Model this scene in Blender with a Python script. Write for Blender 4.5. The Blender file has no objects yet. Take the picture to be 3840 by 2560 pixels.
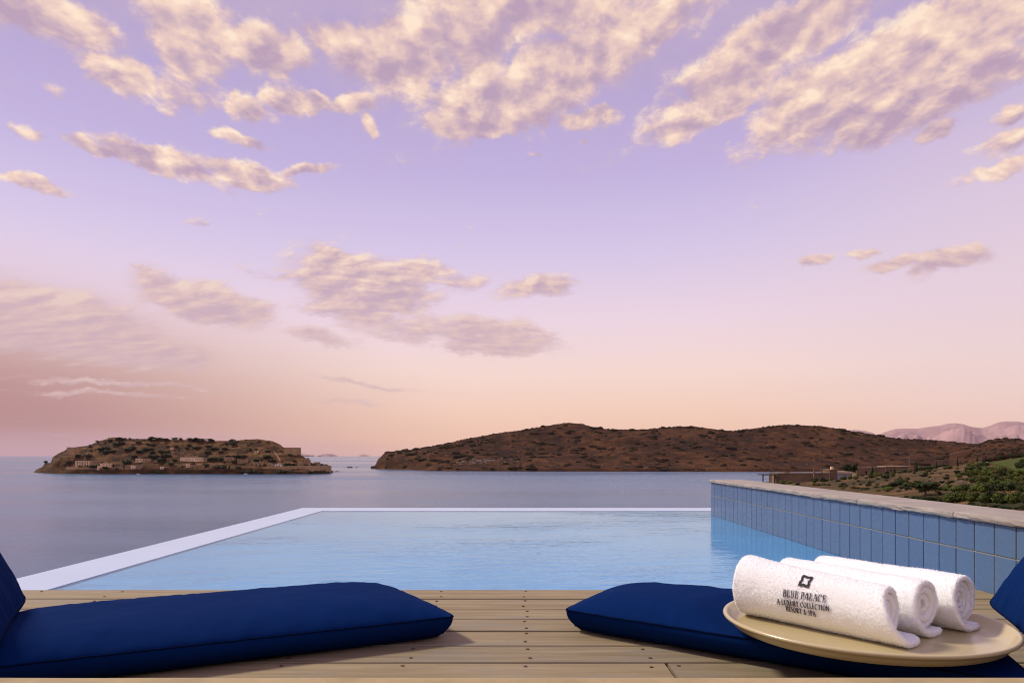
import bpy, bmesh, math, random
import numpy as np
from mathutils import Vector, Matrix, noise as mnoise

C = bpy.context.scene.collection
R = math.radians
rnd = random.Random(7)

# ------------------------------------------------------------------ camera
EYE = 0.464                      # eye height above the deck (z = 0)
F, CX, HY = 2600.0, 1930.0, 1707.0   # focal length, vanishing column and horizon row of the 3840 px photograph
SEA = EYE - 26.0
cam_d = bpy.data.cameras.new('camera')
cam = bpy.data.objects.new('camera', cam_d); C.objects.link(cam)
cam.location = (0, 0, EYE); cam.rotation_euler = (R(90), 0, 0)
cam_d.sensor_width = 36.0; cam_d.lens = 36.0 * F / 3840.0
cam_d.shift_x = -(CX - 1920.0) / 3840.0
cam_d.shift_y = (HY - 1280.0) / 3840.0
cam_d.clip_start = 0.05; cam_d.clip_end = 200000.0
sc = bpy.context.scene
sc.camera = cam
sc.view_settings.view_transform = 'Standard'; sc.view_settings.look = 'None'
sc.view_settings.exposure = 0.0; sc.view_settings.gamma = 1.0
sc.render.engine = 'CYCLES'
sc.cycles.use_denoising = True; sc.cycles.filter_width = 1.1
sc.cycles.max_bounces = 8; sc.cycles.transparent_max_bounces = 12
sc.cycles.caustics_reflective = False; sc.cycles.caustics_refractive = False
sc.cycles.volume_bounces = 1

def lin(r, g, b):
    f = lambda c: (c / 255 / 12.92) if c <= 10 else ((c / 255 + .055) / 1.055) ** 2.4
    return (f(r), f(g), f(b), 1.0)

# ------------------------------------------------------------------ node helper
class NT:
    def __init__(s, nt): s.t = nt; s.n = nt.nodes; s.l = nt.links
    def add(s, kind, **kw):
        n = s.n.new(kind)
        for k, v in kw.items(): setattr(n, k, v)
        return n
    def put(s, sock, v):
        if v is None: return
        if isinstance(v, bpy.types.NodeSocket): s.l.new(v, sock)
        elif isinstance(v, bpy.types.Node): s.l.new(v.outputs[0], sock)
        else: sock.default_value = v
    def math(s, op, a, b=None, c=None, clamp=False):
        n = s.add('ShaderNodeMath', operation=op); n.use_clamp = clamp
        s.put(n.inputs[0], a); s.put(n.inputs[1], b); s.put(n.inputs[2], c); return n.outputs[0]
    def vmath(s, op, a, b=None, sc=None):
        n = s.add('ShaderNodeVectorMath', operation=op)
        s.put(n.inputs[0], a); s.put(n.inputs[1], b)
        if sc is not None: s.put(n.inputs['Scale'], sc)
        return n.outputs['Value'] if op in ('LENGTH', 'DOT_PRODUCT') else n.outputs[0]
    def noise(s, vec, scale, detail=4, rough=.55, dist=0.0):
        n = s.add('ShaderNodeTexNoise')
        s.put(n.inputs['Vector'], vec); s.put(n.inputs['Scale'], scale); n.inputs['Detail'].default_value = detail
        n.inputs['Roughness'].default_value = rough; n.inputs['Distortion'].default_value = dist
        return n.outputs[0]
    def mapr(s, v, a, b, c=0.0, d=1.0, smooth=False):
        n = s.add('ShaderNodeMapRange'); n.clamp = True
        if smooth: n.interpolation_type = 'SMOOTHSTEP'
        for i, x in enumerate((v, a, b, c, d)): s.put(n.inputs[i], x)
        return n.outputs[0]
    def mix(s, f, a, b, blend='MIX'):
        n = s.add('ShaderNodeMix', data_type='RGBA', blend_type=blend)
        s.put(n.inputs[0], f); s.put(n.inputs[6], a); s.put(n.inputs[7], b); return n.outputs[2]
    def ramp(s, f, stops, interp='LINEAR'):
        n = s.add('ShaderNodeValToRGB'); cr = n.color_ramp; cr.interpolation = interp
        while len(cr.elements) < len(stops): cr.elements.new(0.5)
        for e, (p, c) in zip(cr.elements, stops): e.position = p; e.color = c
        s.put(n.inputs[0], f); return n.outputs[0]
    def xyz(s, x=0.0, y=0.0, z=0.0):
        n = s.add('ShaderNodeCombineXYZ')
        for i, v in enumerate((x, y, z)): s.put(n.inputs[i], v)
        return n.outputs[0]
    def mapping(s, v, loc=(0, 0, 0), rot=(0, 0, 0), scale=(1, 1, 1), kind='POINT'):
        n = s.add('ShaderNodeMapping', vector_type=kind); s.put(n.inputs[0], v)
        n.inputs['Location'].default_value = loc; n.inputs['Rotation'].default_value = rot; n.inputs['Scale'].default_value = scale
        return n.outputs[0]

# ------------------------------------------------------------------ sky and sun
SUN_DIR = Vector((-0.66, 0.30, 0.74)).normalized()
SUN_EL = math.asin(SUN_DIR.z); SUN_AZ = math.atan2(SUN_DIR.x, SUN_DIR.y)

def azel(px, py):
    dx, dz = (px - CX) / F, (HY - py) / F
    return math.atan(dx), math.atan(dz / math.hypot(1, dx))

def build_world():
    w = bpy.data.worlds.new('World'); sc.world = w; w.use_nodes = True
    t = NT(w.node_tree); t.n.clear()
    d = t.vmath('NORMALIZE', t.add('ShaderNodeTexCoord').outputs['Generated'])
    sep = t.add('ShaderNodeSeparateXYZ'); t.put(sep.inputs[0], d)
    az = t.math('ARCTAN2', sep.outputs[0], sep.outputs[1])
    el = t.math('ARCSINE', sep.outputs[2])
    ae = t.xyz(az, el, 0.0)
    # clear-sky colour by elevation
    k = lambda y: azel(CX, y)[1] / 1.0
    g = lambda y: k(y) / 1.2
    elc = t.math('DIVIDE', el, 1.2)
    base = t.ramp(elc, [(0.0, lin(236, 184, 160)), (g(1640), lin(243, 194, 165)), (g(1540), lin(245, 205, 184)),
                        (g(1400), lin(245, 215, 205)), (g(1200), lin(236, 212, 225)), (g(950), lin(214, 198, 230)),
                        (g(650), lin(193, 177, 221)), (g(250), lin(174, 158, 207)), (g(-300), lin(166, 152, 206)), (1.0, lin(150, 145, 205))])
    # away to the left the low sky is a deeper dusty rose
    m = t.mapping(ae, loc=(*azel(-500, 1640), 0), scale=(.74, .25, 1), kind='TEXTURE')
    lf = t.mapr(t.vmath('LENGTH', m), 1.0, 0.1, smooth=True)
    base = t.mix(t.math('MULTIPLY', lf, .95), base, lin(170, 118, 122))
    # lavender belt above the sea horizon
    m = t.mapping(ae, loc=(*azel(420, 1720), 0), scale=(.50, .045, 1), kind='TEXTURE')
    base = t.mix(t.math('MULTIPLY', t.mapr(t.vmath('LENGTH', m), 1.0, 0.2, smooth=True), .6), base, lin(198, 160, 176))
    # right of the picture is warmer and paler
    m = t.mapping(ae, loc=(*azel(4300, 900), 0), scale=(.55, .40, 1), kind='TEXTURE')
    base = t.mix(t.math('MULTIPLY', t.mapr(t.vmath('LENGTH', m), 1.0, 0.1, smooth=True), .55), base, lin(226, 203, 212))
    # ---- clouds: (x, y, rx, ry, roll in degrees, weight) measured on a 2352 px wide grid
    blobs = [(100, 35, 240, 75, 6, 1.0), (430, 70, 140, 140, 0, .85), (600, 112, 150, 55, -4, 1.0), (790, 85, 150, 45, 0, .85),
        (270, 165, 150, 48, 14, .9), (430, 215, 120, 55, 0, .55), (560, 240, 90, 40, 8, 1.0), (650, 222, 80, 34, 0, .95), (725, 236, 60, 24, 6, .9), (805, 243, 90, 30, -10, 1.0),
        (900, 135, 180, 95, 0, 1.0), (1090, 90, 150, 110, 0, .8), (1100, 225, 170, 70, 0, .9), (1100, 284, 165, 36, 4, 1.1),
        (1300, 165, 350, 92, -22, 1.0), (1770, 108, 360, 78, -20, 1.15), (2030, 165, 440, 112, -18, 1.2), (2100, 245, 380, 66, -10, .95),
        (1250, 30, 420, 75, 0, .85), (1640, 245, 220, 44, -12, .95), (1350, 268, 110, 25, -4, .95), (2230, 50, 280, 90, -10, .95), (1500, 60, 200, 60, -15, .8),
        (2300, 330, 110, 40, -8, .85), (2290, 388, 110, 22, -8, .9), (2150, 310, 56, 24, -10, .8), (2300, 270, 90, 26, -10, .8),
        (250, 345, 160, 22, 7, .95), (380, 372, 200, 40, 10, 1.1), (560, 400, 150, 26, 2, 1.0), (700, 385, 95, 17, -16, .95), (550, 330, 110, 18, 6, .8),
        (75, 422, 110, 20, 5, .95), (445, 500, 36, 18, 0, .6), (40, 300, 80, 22, 0, .55), (120, 210, 70, 26, 10, .5), (850, 290, 30, 28, 0, .75),
        (840, 660, 215, 110, 6, 1.2), (790, 590, 110, 32, 6, .95), (970, 622, 130, 45, 8, .9), (1210, 666, 140, 34, -6, .95), (1060, 650, 90, 40, 0, .75),
        (1130, 782, 205, 50, 4, 1.15), (960, 760, 160, 45, 4, .65), (750, 778, 110, 30, 4, .8),
        (90, 745, 420, 110, 3, 1.35), (470, 692, 220, 58, 10, 1.35), (290, 800, 280, 58, 4, 1.3), (345, 635, 80, 17, 14, .75), (640, 640, 140, 18, 6, .55),
        (2185, 598, 150, 42, -4, 1.1), (2050, 606, 85, 24, -6, .95), (1870, 594, 36, 18, 0, .8), (1965, 580, 46, 15, 0, .8), (2095, 632, 40, 18, 0, .8), (1230, 348, 26, 9, -12, .6), (1325, 318, 24, 9, -8, .6),
        (280, 885, 420, 12, 2, .75), (830, 884, 190, 10, 3, .65), (790, 931, 170, 11, 2, .6), (240, 910, 300, 11, 3, .55)]
    s_ = 3840 / 2352.0
    # wobble the mask so that no edge is an ellipse
    wob = t.noise(ae, 9.0, 5, .6)
    wob2 = t.noise(t.vmath('ADD', ae, (3.7, 1.3, 0)), 9.0, 5, .6)
    wv = t.xyz(t.math('MULTIPLY', t.math('SUBTRACT', wob, .5), .10), t.math('MULTIPLY', t.math('SUBTRACT', wob2, .5), .06), 0.0)
    aw = t.vmath('ADD', ae, wv)
    acc = None
    for (x, y, rx, ry, roll, wt) in blobs:
        px, py = x * s_, y * s_
        a, e = azel(px, py)
        # a pixel spans less angle away from the centre of the picture
        dx, dz = (px - CX) / F, (HY - py) / F
        kx = 1 / (1 + dx * dx); ky = 1 / math.sqrt(1 + dx * dx)
        m = t.mapping(aw, loc=(a, e, 0), rot=(0, 0, R(-roll)), scale=(rx * s_ / F * kx, ry * s_ / F * ky, 1), kind='TEXTURE')
        v = t.mapr(t.vmath('LENGTH', m), 1.25, 0.10, 0.0, wt, smooth=True)
        sy = t.add('ShaderNodeSeparateXYZ'); t.put(sy.inputs[0], m)
        hy = t.math('MULTIPLY', v, t.math('SUBTRACT', sy.outputs[1], t.math('MULTIPLY', sy.outputs[0], .18)))
        tops = hy if acc is None else t.math('ADD', tops, hy)
        sumv = v if acc is None else t.math('ADD', sumv, v)
        acc = v if acc is None else t.math('MAXIMUM', acc, v)
    # billow texture on a cloud deck: flattens and streaks towards the horizon
    den = t.math('ADD', t.math('MAXIMUM', sep.outputs[2], 0.0), .16)
    cp = t.xyz(t.math('MULTIPLY', t.math('DIVIDE', sep.outputs[0], den), t.mapr(el, .06, .34, .42, 1.0)), t.math('MULTIPLY', t.math('DIVIDE', sep.outputs[1], den), .8), 0.0)
    def field(v):
        n1 = t.noise(v, 4.2, 10, .64, .3)
        n2 = t.noise(v, 17.0, 8, .64, .3)
        n3 = t.noise(v, 46.0, 5, .62, .2)
        return t.math('ADD', t.math('ADD', t.math('MULTIPLY', n1, .58), t.math('MULTIPLY', n2, .32)), t.math('MULTIPLY', n3, .14))
    f1 = field(cp)
    def flo(v): return t.math('ADD', t.math('MULTIPLY', t.noise(v, 4.2, 6, .58, .3), .62), t.math('MULTIPLY', t.noise(v, 17.0, 3, .55, .3), .42))
    g1 = flo(cp); tops = t.math('DIVIDE', tops, t.math('MAXIMUM', sumv, .15))
    f2 = flo(t.vmath('ADD', cp, (-.024, -.030, 0)))
    f3 = flo(t.vmath('ADD', cp, (-.10, -.12, 0)))
    dens = t.math('SUBTRACT', t.math('ADD', t.math('MULTIPLY', f1, 3.4), t.math('MULTIPLY', acc, t.mapr(el, .15, .40, 1.16, 1.40))), t.mapr(el, .26, .48, 2.16, 2.10))
    alpha = t.mapr(dens, -.12, .58, smooth=True)
    lit = t.math('ADD', t.math('MULTIPLY', t.math('SUBTRACT', g1, f2), 3.4), t.math('MULTIPLY', t.math('SUBTRACT', g1, f3), 1.3))
    lit = t.math('ADD', lit, t.math('MULTIPLY', t.math('SUBTRACT', f1, g1), 1.5))
    lit = t.math('ADD', lit, t.math('MULTIPLY', tops, .34))
    thick = t.mapr(dens, .3, 1.5, smooth=True)
    lit = t.math('SUBTRACT', t.math('ADD', lit, .53), t.math('MULTIPLY', thick, .20))
    lit = t.math('MAXIMUM', t.math('MINIMUM', lit, 1.0), 0.0)
    ccol = t.ramp(lit, [(0.0, lin(186, 158, 182)), (.32, lin(206, 177, 186)), (.56, lin(228, 196, 190)), (.80, lin(245, 213, 195)), (1.0, lin(255, 230, 206))])
    # low clouds sink into the dusk: duller and closer to the sky behind
    low = t.mapr(el, .10, .36, smooth=True)
    ccol = t.mix(t.math('MULTIPLY', t.math('SUBTRACT', 1.0, low), .72), ccol, lin(209, 176, 180))
    strength = t.mapr(el, .02, .30, .62, .97)
    veil = t.math('MULTIPLY', t.mapr(t.math('ADD', el, t.math('MULTIPLY', t.math('SUBTRACT', f1, .5), .5)), .36, .60, smooth=True), .55)
    base = t.mix(veil, base, lin(203, 178, 196))
    soft = t.math('MULTIPLY', t.mapr(t.math('ADD', acc, t.math('MULTIPLY', t.math('SUBTRACT', f1, .5), 2.2)), .15, 1.05, smooth=True), t.mapr(el, .03, .30, .35, .62))
    base = t.mix(soft, base, t.ramp(el, [(.05, lin(208, 174, 174)), (.3, lin(209, 180, 192)), (.6, lin(211, 184, 194))]))
    skyc = t.mix(t.math('MULTIPLY', alpha, strength), base, ccol)
    # below the horizon
    skyc = t.mix(t.mapr(el, -.02, -.12), skyc, lin(160, 135, 135))
    nis = t.add('ShaderNodeTexSky'); nis.sky_type = 'NISHITA'; nis.sun_disc = False
    nis.sun_elevation = SUN_EL; nis.sun_rotation = SUN_AZ
    b1 = t.add('ShaderNodeBackground'); t.put(b1.inputs[0], skyc); b1.inputs[1].default_value = 1.0
    b2 = t.add('ShaderNodeBackground'); t.put(b2.inputs[0], nis.outputs[0]); b2.inputs[1].default_value = 0.004
    ad = t.add('ShaderNodeAddShader'); t.l.new(b1.outputs[0], ad.inputs[0]); t.l.new(b2.outputs[0], ad.inputs[1])
    out = t.add('ShaderNodeOutputWorld'); t.l.new(ad.outputs[0], out.inputs[0])
build_world()

sun_d = bpy.data.lights.new('sun', 'SUN'); sun_d.energy = 3.5; sun_d.angle = R(9); sun_d.color = (1.0, .92, .77)
sun = bpy.data.objects.new('sun', sun_d); C.objects.link(sun)
sun.rotation_euler = (-SUN_DIR).to_track_quat('-Z', 'Y').to_euler()

# ------------------------------------------------------------------ object helpers
def tag(o, label=None, cat=None, group=None, kind=None):
    if label: o['label'] = label
    if cat: o['category'] = cat
    if group: o['group'] = group
    if kind: o['kind'] = kind
    return o
def obj(name, data, parent=None, m=None, smooth=False):
    o = bpy.data.objects.new(name, data); C.objects.link(o)
    if m is not None and not data.materials: data.materials.append(m)
    if parent is not None: o.parent = parent
    if smooth: data.polygons.foreach_set('use_smooth', [True] * len(data.polygons))
    return o
def empty(name, loc=(0, 0, 0), rz=0.0):
    o = bpy.data.objects.new(name, None); C.objects.link(o); o.location = loc; o.rotation_euler = (0, 0, rz); o.empty_display_size = .2
    return o
def mesh(name, V, Fc):
    me = bpy.data.meshes.new(name); me.from_pydata([tuple(map(float, v)) for v in V], [], [tuple(map(int, f)) for f in Fc]); me.update(); return me
def copy_tree(o, parent=None):
    c = o.copy(); C.objects.link(c); c.parent = parent
    for ch in o.children: copy_tree(ch, c)
    return c

class MB:
    """collects plain shapes for ONE mesh"""
    def __init__(s): s.V = []; s.F = []
    def box(s, x0, x1, y0, y1, z0, z1, M=None):
        b = len(s.V)
        P = [(x0, y0, z0), (x1, y0, z0), (x1, y1, z0), (x0, y1, z0), (x0, y0, z1), (x1, y0, z1), (x1, y1, z1), (x0, y1, z1)]
        if M is not None: P = [tuple(M @ Vector(p)) for p in P]
        s.V += P
        s.F += [(b, b + 3, b + 2, b + 1), (b + 4, b + 5, b + 6, b + 7), (b, b + 1, b + 5, b + 4), (b + 1, b + 2, b + 6, b + 5), (b + 2, b + 3, b + 7, b + 6), (b + 3, b, b + 4, b + 7)]
        return s
    def tube(s, pts, rad, seg=8, caps=True):
        pts = [Vector(p) for p in pts]; b = len(s.V)
        rad = rad if isinstance(rad, (list, tuple)) else [rad] * len(pts)
        for i, p in enumerate(pts):
            d = (pts[min(i + 1, len(pts) - 1)] - pts[max(i - 1, 0)]).normalized()
            up = Vector((0, 0, 1)) if abs(d.z) < .95 else Vector((1, 0, 0))
            u = d.cross(up).normalized(); v = u.cross(d).normalized()
            for k in range(seg):
                a = 2 * math.pi * k / seg; s.V.append(tuple(p + (u * math.cos(a) + v * math.sin(a)) * rad[i]))
        for i in range(len(pts) - 1):
            for k in range(seg):
                a0 = b + i * seg + k; a1 = b + i * seg + (k + 1) % seg
                s.F.append((a0, a1, a1 + seg, a0 + seg))
        if caps:
            s.F.append(tuple(b + k for k in range(seg))[::-1]); e = b + (len(pts) - 1) * seg
            s.F.append(tuple(e + k for k in range(seg)))
        return s
    def quad(s, a, b, c, d):
        n = len(s.V); s.V += [tuple(a), tuple(b), tuple(c), tuple(d)]; s.F.append((n, n + 1, n + 2, n + 3)); return s
    def build(s, name, m, parent=None, smooth=False):
        return obj(name, mesh(name, s.V, s.F), parent, m, smooth)

def grid_mesh(name, Pts):
    n, m = Pts.shape[:2]; V = Pts.reshape(-1, 3)
    i = np.arange(n - 1)[:, None] * m + np.arange(m - 1)[None, :]
    Fc = np.stack([i, i + 1, i + m + 1, i + m], -1).reshape(-1, 4)
    return mesh(name, V, Fc)

# vectorised value-noise fbm for terrain and cloth
def _h(ix, iy, seed):
    n = (ix.astype(np.int64) * 374761393 + iy.astype(np.int64) * 668265263 + seed * 144665) & 0x7fffffff
    n = ((n ^ (n >> 13)) * 1274126177) & 0x7fffffff
    return ((n ^ (n >> 16)) & 0xffff) / 65535.0
def vnoise(x, y, seed=0):
    x = np.asarray(x, float); y = np.asarray(y, float)
    ix, iy = np.floor(x), np.floor(y); fx, fy = x - ix, y - iy
    fx = fx * fx * (3 - 2 * fx); fy = fy * fy * (3 - 2 * fy)
    a = _h(ix, iy, seed); b = _h(ix + 1, iy, seed); c = _h(ix, iy + 1, seed); d = _h(ix + 1, iy + 1, seed)
    return (a * (1 - fx) + b * fx) * (1 - fy) + (c * (1 - fx) + d * fx) * fy - .5
def fbm(x, y, oct=4, seed=0):
    s = 0; a = 1.0
    for o in range(oct): s = s + a * vnoise(np.asarray(x) * 2 ** o, np.asarray(y) * 2 ** o, seed + o * 17); a *= .5
    return s
def ss(x, a, b):
    t = np.clip((np.asarray(x, float) - a) / (b - a), 0, 1); return t * t * (3 - 2 * t)
def world(px, py, D): return Vector(((px - CX) / F * D, D, EYE + (HY - py) / F * D))

# ------------------------------------------------------------------ materials
MATS = {}
def mat(name, fn, disp=False):
    if name in MATS: return MATS[name]
    m = bpy.data.materials.new(name); m.use_nodes = True; t = NT(m.node_tree)
    fn(t, t.n['Principled BSDF']); MATS[name] = m; return m
def gen(t): return t.add('ShaderNodeTexCoord').outputs['Object']
def geo(t): return t.add('ShaderNodeNewGeometry').outputs['Position']
def bump(t, p, h, strength, dist):
    b = t.add('ShaderNodeBump'); b.inputs['Strength'].default_value = strength; b.inputs['Distance'].default_value = dist
    t.put(b.inputs['Height'], h); t.l.new(b.outputs[0], p.inputs['Normal'])
def plain(name, col, rough=.6, nsc=None, var=.15, bs=None, bd=.01, spec=None):
    def fn(t, p):
        p.inputs['Roughness'].default_value = rough
        if spec is not None: p.inputs['Specular IOR Level'].default_value = spec
        if nsc:
            n = t.noise(geo(t), nsc, 5, .6)
            a = tuple(c * (1 - var) for c in col[:3]) + (1,); b = tuple(min(1, c * (1 + var)) for c in col[:3]) + (1,)
            t.put(p.inputs['Base Color'], t.ramp(n, [(.3, a), (.7, b)]))
            if bs: bump(t, p, n, bs, bd)
        else: p.inputs['Base Color'].default_value = col
    return mat(name, fn)

def f_hill(c1, c2, c3, sc1, sc2):
    def fn(t, p):
        g = geo(t); gs = t.mapping(g, scale=(1, .6, 2.2))
        n1 = t.noise(gs, sc1, 6, .62); n2 = t.noise(gs, sc2, 5, .65); n3 = t.noise(gs, sc1 * .22, 3, .5)
        col = t.ramp(t.math('ADD', t.math('MULTIPLY', n1, .6), t.math('MULTIPLY', n3, .4)), [(.40, c1), (.5, c2), (.61, c3)])
        col = t.mix(t.mapr(n2, .60, .70), col, tuple(c * 1.9 for c in c3[:3]) + (1,))
        col = t.mix(t.mapr(n2, .42, .30), col, tuple(c * .55 for c in c1[:3]) + (1,))
        t.put(p.inputs['Base Color'], col); p.inputs['Roughness'].default_value = .95; p.inputs['Specular IOR Level'].default_value = .1
        bump(t, p, n2, .8, 1.5)
    return fn
m_pen = mat('dry_brown_hillside', f_hill((.023, .0098, .0042, 1), (.047, .0178, .0060, 1), (.092, .037, .0118, 1), .050, .24))
def f_isl(t, p):
    g = geo(t); gs = t.mapping(g, scale=(1, .5, 2.6))
    n1 = t.noise(gs, .06, 6, .6); n2 = t.noise(gs, .35, 5, .65)
    z = t.mapping(g, scale=(.012, .012, .24)); n3 = t.noise(z, 1.0, 4, .6)
    col = t.ramp(n1, [(.40, (.036, .018, .008, 1)), (.5, (.078, .036, .0135, 1)), (.60, (.135, .064, .023, 1))])
    col = t.mix(t.mapr(n3, .55, .66, 0, .8), col, (.23, .125, .056, 1))       # terrace lines
    col = t.mix(t.mapr(n3, .44, .34, 0, .7), col, (.04, .02, .01, 1))
    col = t.mix(t.mapr(n2, .62, .70, 0, .8), col, (.19, .12, .07, 1))
    t.put(p.inputs['Base Color'], col); p.inputs['Roughness'].default_value = .95; p.inputs['Specular IOR Level'].default_value = .1
    bump(t, p, n2, .8, 1.2)
m_isl = mat('terraced_island_ground', f_isl)
def f_head(t, p):
    g = geo(t)
    n1 = t.noise(g, .09, 6, .62); n2 = t.noise(g, .9, 6, .65); n3 = t.noise(g, .035, 3, .5)
    col = t.ramp(n1, [(.38, (.030, .030, .010, 1)), (.5, (.080, .048, .019, 1)), (.62, (.150, .080, .032, 1))])
    col = t.mix(t.mapr(n2, .60, .68, 0, .8), col, (.19, .14, .095, 1))
    col = t.mix(t.mapr(n2, .44, .34, 0, .75), col, (.024, .025, .009, 1))
    t.put(p.inputs['Base Color'], col); p.inputs['Roughness'].default_value = .95; p.inputs['Specular IOR Level'].default_value = .1
    bump(t, p, n2, .7, .4)
m_head = mat('dry_scrub_ground', f_head)
m_mtn = plain('haze_tinted_mountain_rock', (.36, .225, .215, 1), .95, .0012, .16, .4, 120, .1)  # pale pink: distance haze is mixed into the rock colour
m_scrub = plain('hill_scrub_leaves', (.030, .0185, .0065, 1), .9, .02, .45, spec=.1)
def f_leaf(col, var):
    def fn(t, p):
        oi = t.add('ShaderNodeObjectInfo').outputs['Random']
        n = t.noise(gen(t), 3.2, 3, .6)
        a = tuple(c * (1 - var) for c in col) + (1,); b = tuple(c * (1 + var) for c in col) + (1,)
        c = t.ramp(t.math('ADD', t.math('MULTIPLY', n, .7), t.math('MULTIPLY', oi, .3)), [(.3, a), (.7, b)])
        t.put(p.inputs['Base Color'], c); p.inputs['Roughness'].default_value = .75; p.inputs['Specular IOR Level'].default_value = .2
        t.put(p.inputs['Transmission Weight'], 0.0)
    return fn
m_leaf = [mat('green_leaves', f_leaf((.074, .092, .013), .5)), mat('dark_green_leaves', f_leaf((.030, .041, .009), .45)), mat('olive_leaves', f_leaf((.085, .070, .018), .45)), mat('russet_leaves', f_leaf((.050, .021, .010), .4))]
m_ileaf = mat('island_leaves', f_leaf((.036, .045, .012), .45))
m_bark = plain('bark', (.09, .06, .04, 1), .9, 6, .3)
m_lawn = plain('lawn_grass', (.050, .062, .005, 1), .9, .25, .22, .4, .05, .1)
def f_stone(c, sc=.6):
    def fn(t, p):
        g = geo(t); n = t.noise(g, sc, 6, .65); n2 = t.noise(g, sc * .15, 3, .5)
        v = t.math('ADD', t.math('MULTIPLY', n, .6), t.math('MULTIPLY', n2, .4))
        t.put(p.inputs['Base Color'], t.ramp(v, [(.34, tuple(x * .6 for x in c) + (1,)), (.5, c + (1,)), (.66, tuple(x * 1.3 for x in c) + (1,))]))
        p.inputs['Roughness'].default_value = .95; p.inputs['Specular IOR Level'].default_value = .1
        bump(t, p, n, .5, .2)
    return fn
m_wall = mat('fortress_stone', f_stone((.40, .25, .125), .35))
m_house = mat('pale_house_stone', f_stone((.78, .54, .32), .8))
m_ruin = mat('ruin_stone', f_stone((.34, .215, .12), .8))
m_villa = mat('villa_stone', f_stone((.21, .135, .085), 1.5))
m_white = plain('white_paint', (.78, .72, .66, 1), .6, .8, .08)
m_slab = plain('pale_slab', (.46, .35, .25, 1), .8, .8, .1)
m_grey = plain('grey_render', (.34, .34, .38, 1), .7, .8, .08)
m_rooft = plain('weathered_tiles', (.17, .10, .065, 1), .9, .8, .25)
m_darkwood = plain('dark_timber', (.045, .03, .022, 1), .8, 3, .25)
m_black = plain('dark_interior', (.012, .009, .008, 1), .9)
m_rock = mat('shore_rock', f_stone((.15, .095, .06), .5))
m_pale = plain('pale_boulders', (.21, .145, .10, 1), .9, .9, .3)

# ------------------------------------------------------------------ sea
def f_sea(t, p):
    g = geo(t)
    n1 = t.noise(t.mapping(g, scale=(.42, 1.5, 1)), .62, 6, .66)
    n2 = t.noise(t.mapping(g, scale=(.25, 1, 1)), .012, 4, .55)
    n3 = t.noise(t.mapping(g, scale=(.30, 1, 1)), .0022, 3, .5)
    t.put(p.inputs['Base Color'], t.ramp(n2, [(.35, (.050, .120, .215, 1)), (.65, (.064, .137, .235, 1))]))
    t.put(p.inputs['Roughness'], t.math('ADD', t.mapr(n3, .36, .64, .16, .30), t.mapr(n2, .4, .6, -.03, .03)))
    p.inputs['IOR'].default_value = 1.33
    bump(t, p, t.math('ADD', n1, t.math('MULTIPLY', t.noise(t.mapping(g, scale=(.6, 1.3, 1)), .16, 4, .6), 1.6)), .30, 1.0)
m_sea = mat('sea_water', f_sea)
o = MB().quad((-26000, -20, SEA), (26000, -20, SEA), (26000, 24000, SEA), (-26000, 24000, SEA)).build('sea', m_sea)
tag(o, 'calm violet grey sea reaching to the horizon', 'sea', kind='structure')

# ------------------------------------------------------------------ terrain
class Terrain:
    """heights over (bearing column px, row t); rows run away from the camera"""
    def __init__(s, name, pxs, ts, Df, zf, m, label, cat):
        s.pxs, s.ts, s.Df, s.zf = pxs, ts, Df, zf
        PX, T = np.meshgrid(pxs, ts)
        D = Df(PX, T); Z = zf(PX, T); X = (PX - CX) / F * D
        s.o = obj(name, grid_mesh(name, np.stack([X, D, Z], -1)), None, m, smooth=True)
        tag(s.o, label, cat, kind='structure')
    def hit(s, px, py, lo=None, hi=None):
        T = np.linspace(s.ts[0] if lo is None else lo, s.ts[-1] if hi is None else hi, 1500); P = np.full_like(T, px)
        D = s.Df(P, T); Z = s.zf(P, T); Y = HY - (Z - EYE) * F / D
        ok = np.nonzero(Y <= py)[0]
        k = ok[0] if len(ok) else int(np.argmin(Y))
        return Vector(((px - CX) / F * D[k], D[k], Z[k]))
    def at(s, px, t):
        P = np.array([px], float); T = np.array([t], float); D = s.Df(P, T)[0]; return Vector(((px - CX) / F * D, D, s.zf(P, T)[0]))

def interp(pts):
    xs = [p[0] for p in pts]; ys = [p[1] for p in pts]
    return lambda x: np.interp(x, xs, ys)

# --- fortress island
i_sil = interp([(118, 1778), (130, 1770), (138, 1761), (160, 1750), (168, 1736), (190, 1735), (198, 1713), (221, 1698), (243, 1688.5), (252, 1681), (276, 1680), (288, 1675), (332, 1670),
    (365, 1655), (387, 1649), (409, 1645), (437, 1644), (470, 1644), (553, 1645), (691, 1648), (801, 1652), (862, 1653), (907, 1649), (967, 1645.5), (1023, 1654), (1050, 1666), (1067, 1680),
    (1111, 1700), (1139, 1711), (1155, 1722), (1166, 1733), (1200, 1741), (1233, 1747), (1244, 1768), (1256, 1779)])
i_shore = interp([(118, 1770.5), (200, 1775), (400, 1777), (1150, 1777), (1220, 1775.5), (1256, 1771)])
def i_D0(px): return 26 * F / (i_shore(px) - HY)
def i_F(px):
    h = np.clip((1775 - i_sil(px)) / 130.0, 0, 1); return 14 + 78 * h ** .8
def i_D(px, t): return i_D0(px) + t * i_F(px)
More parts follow.
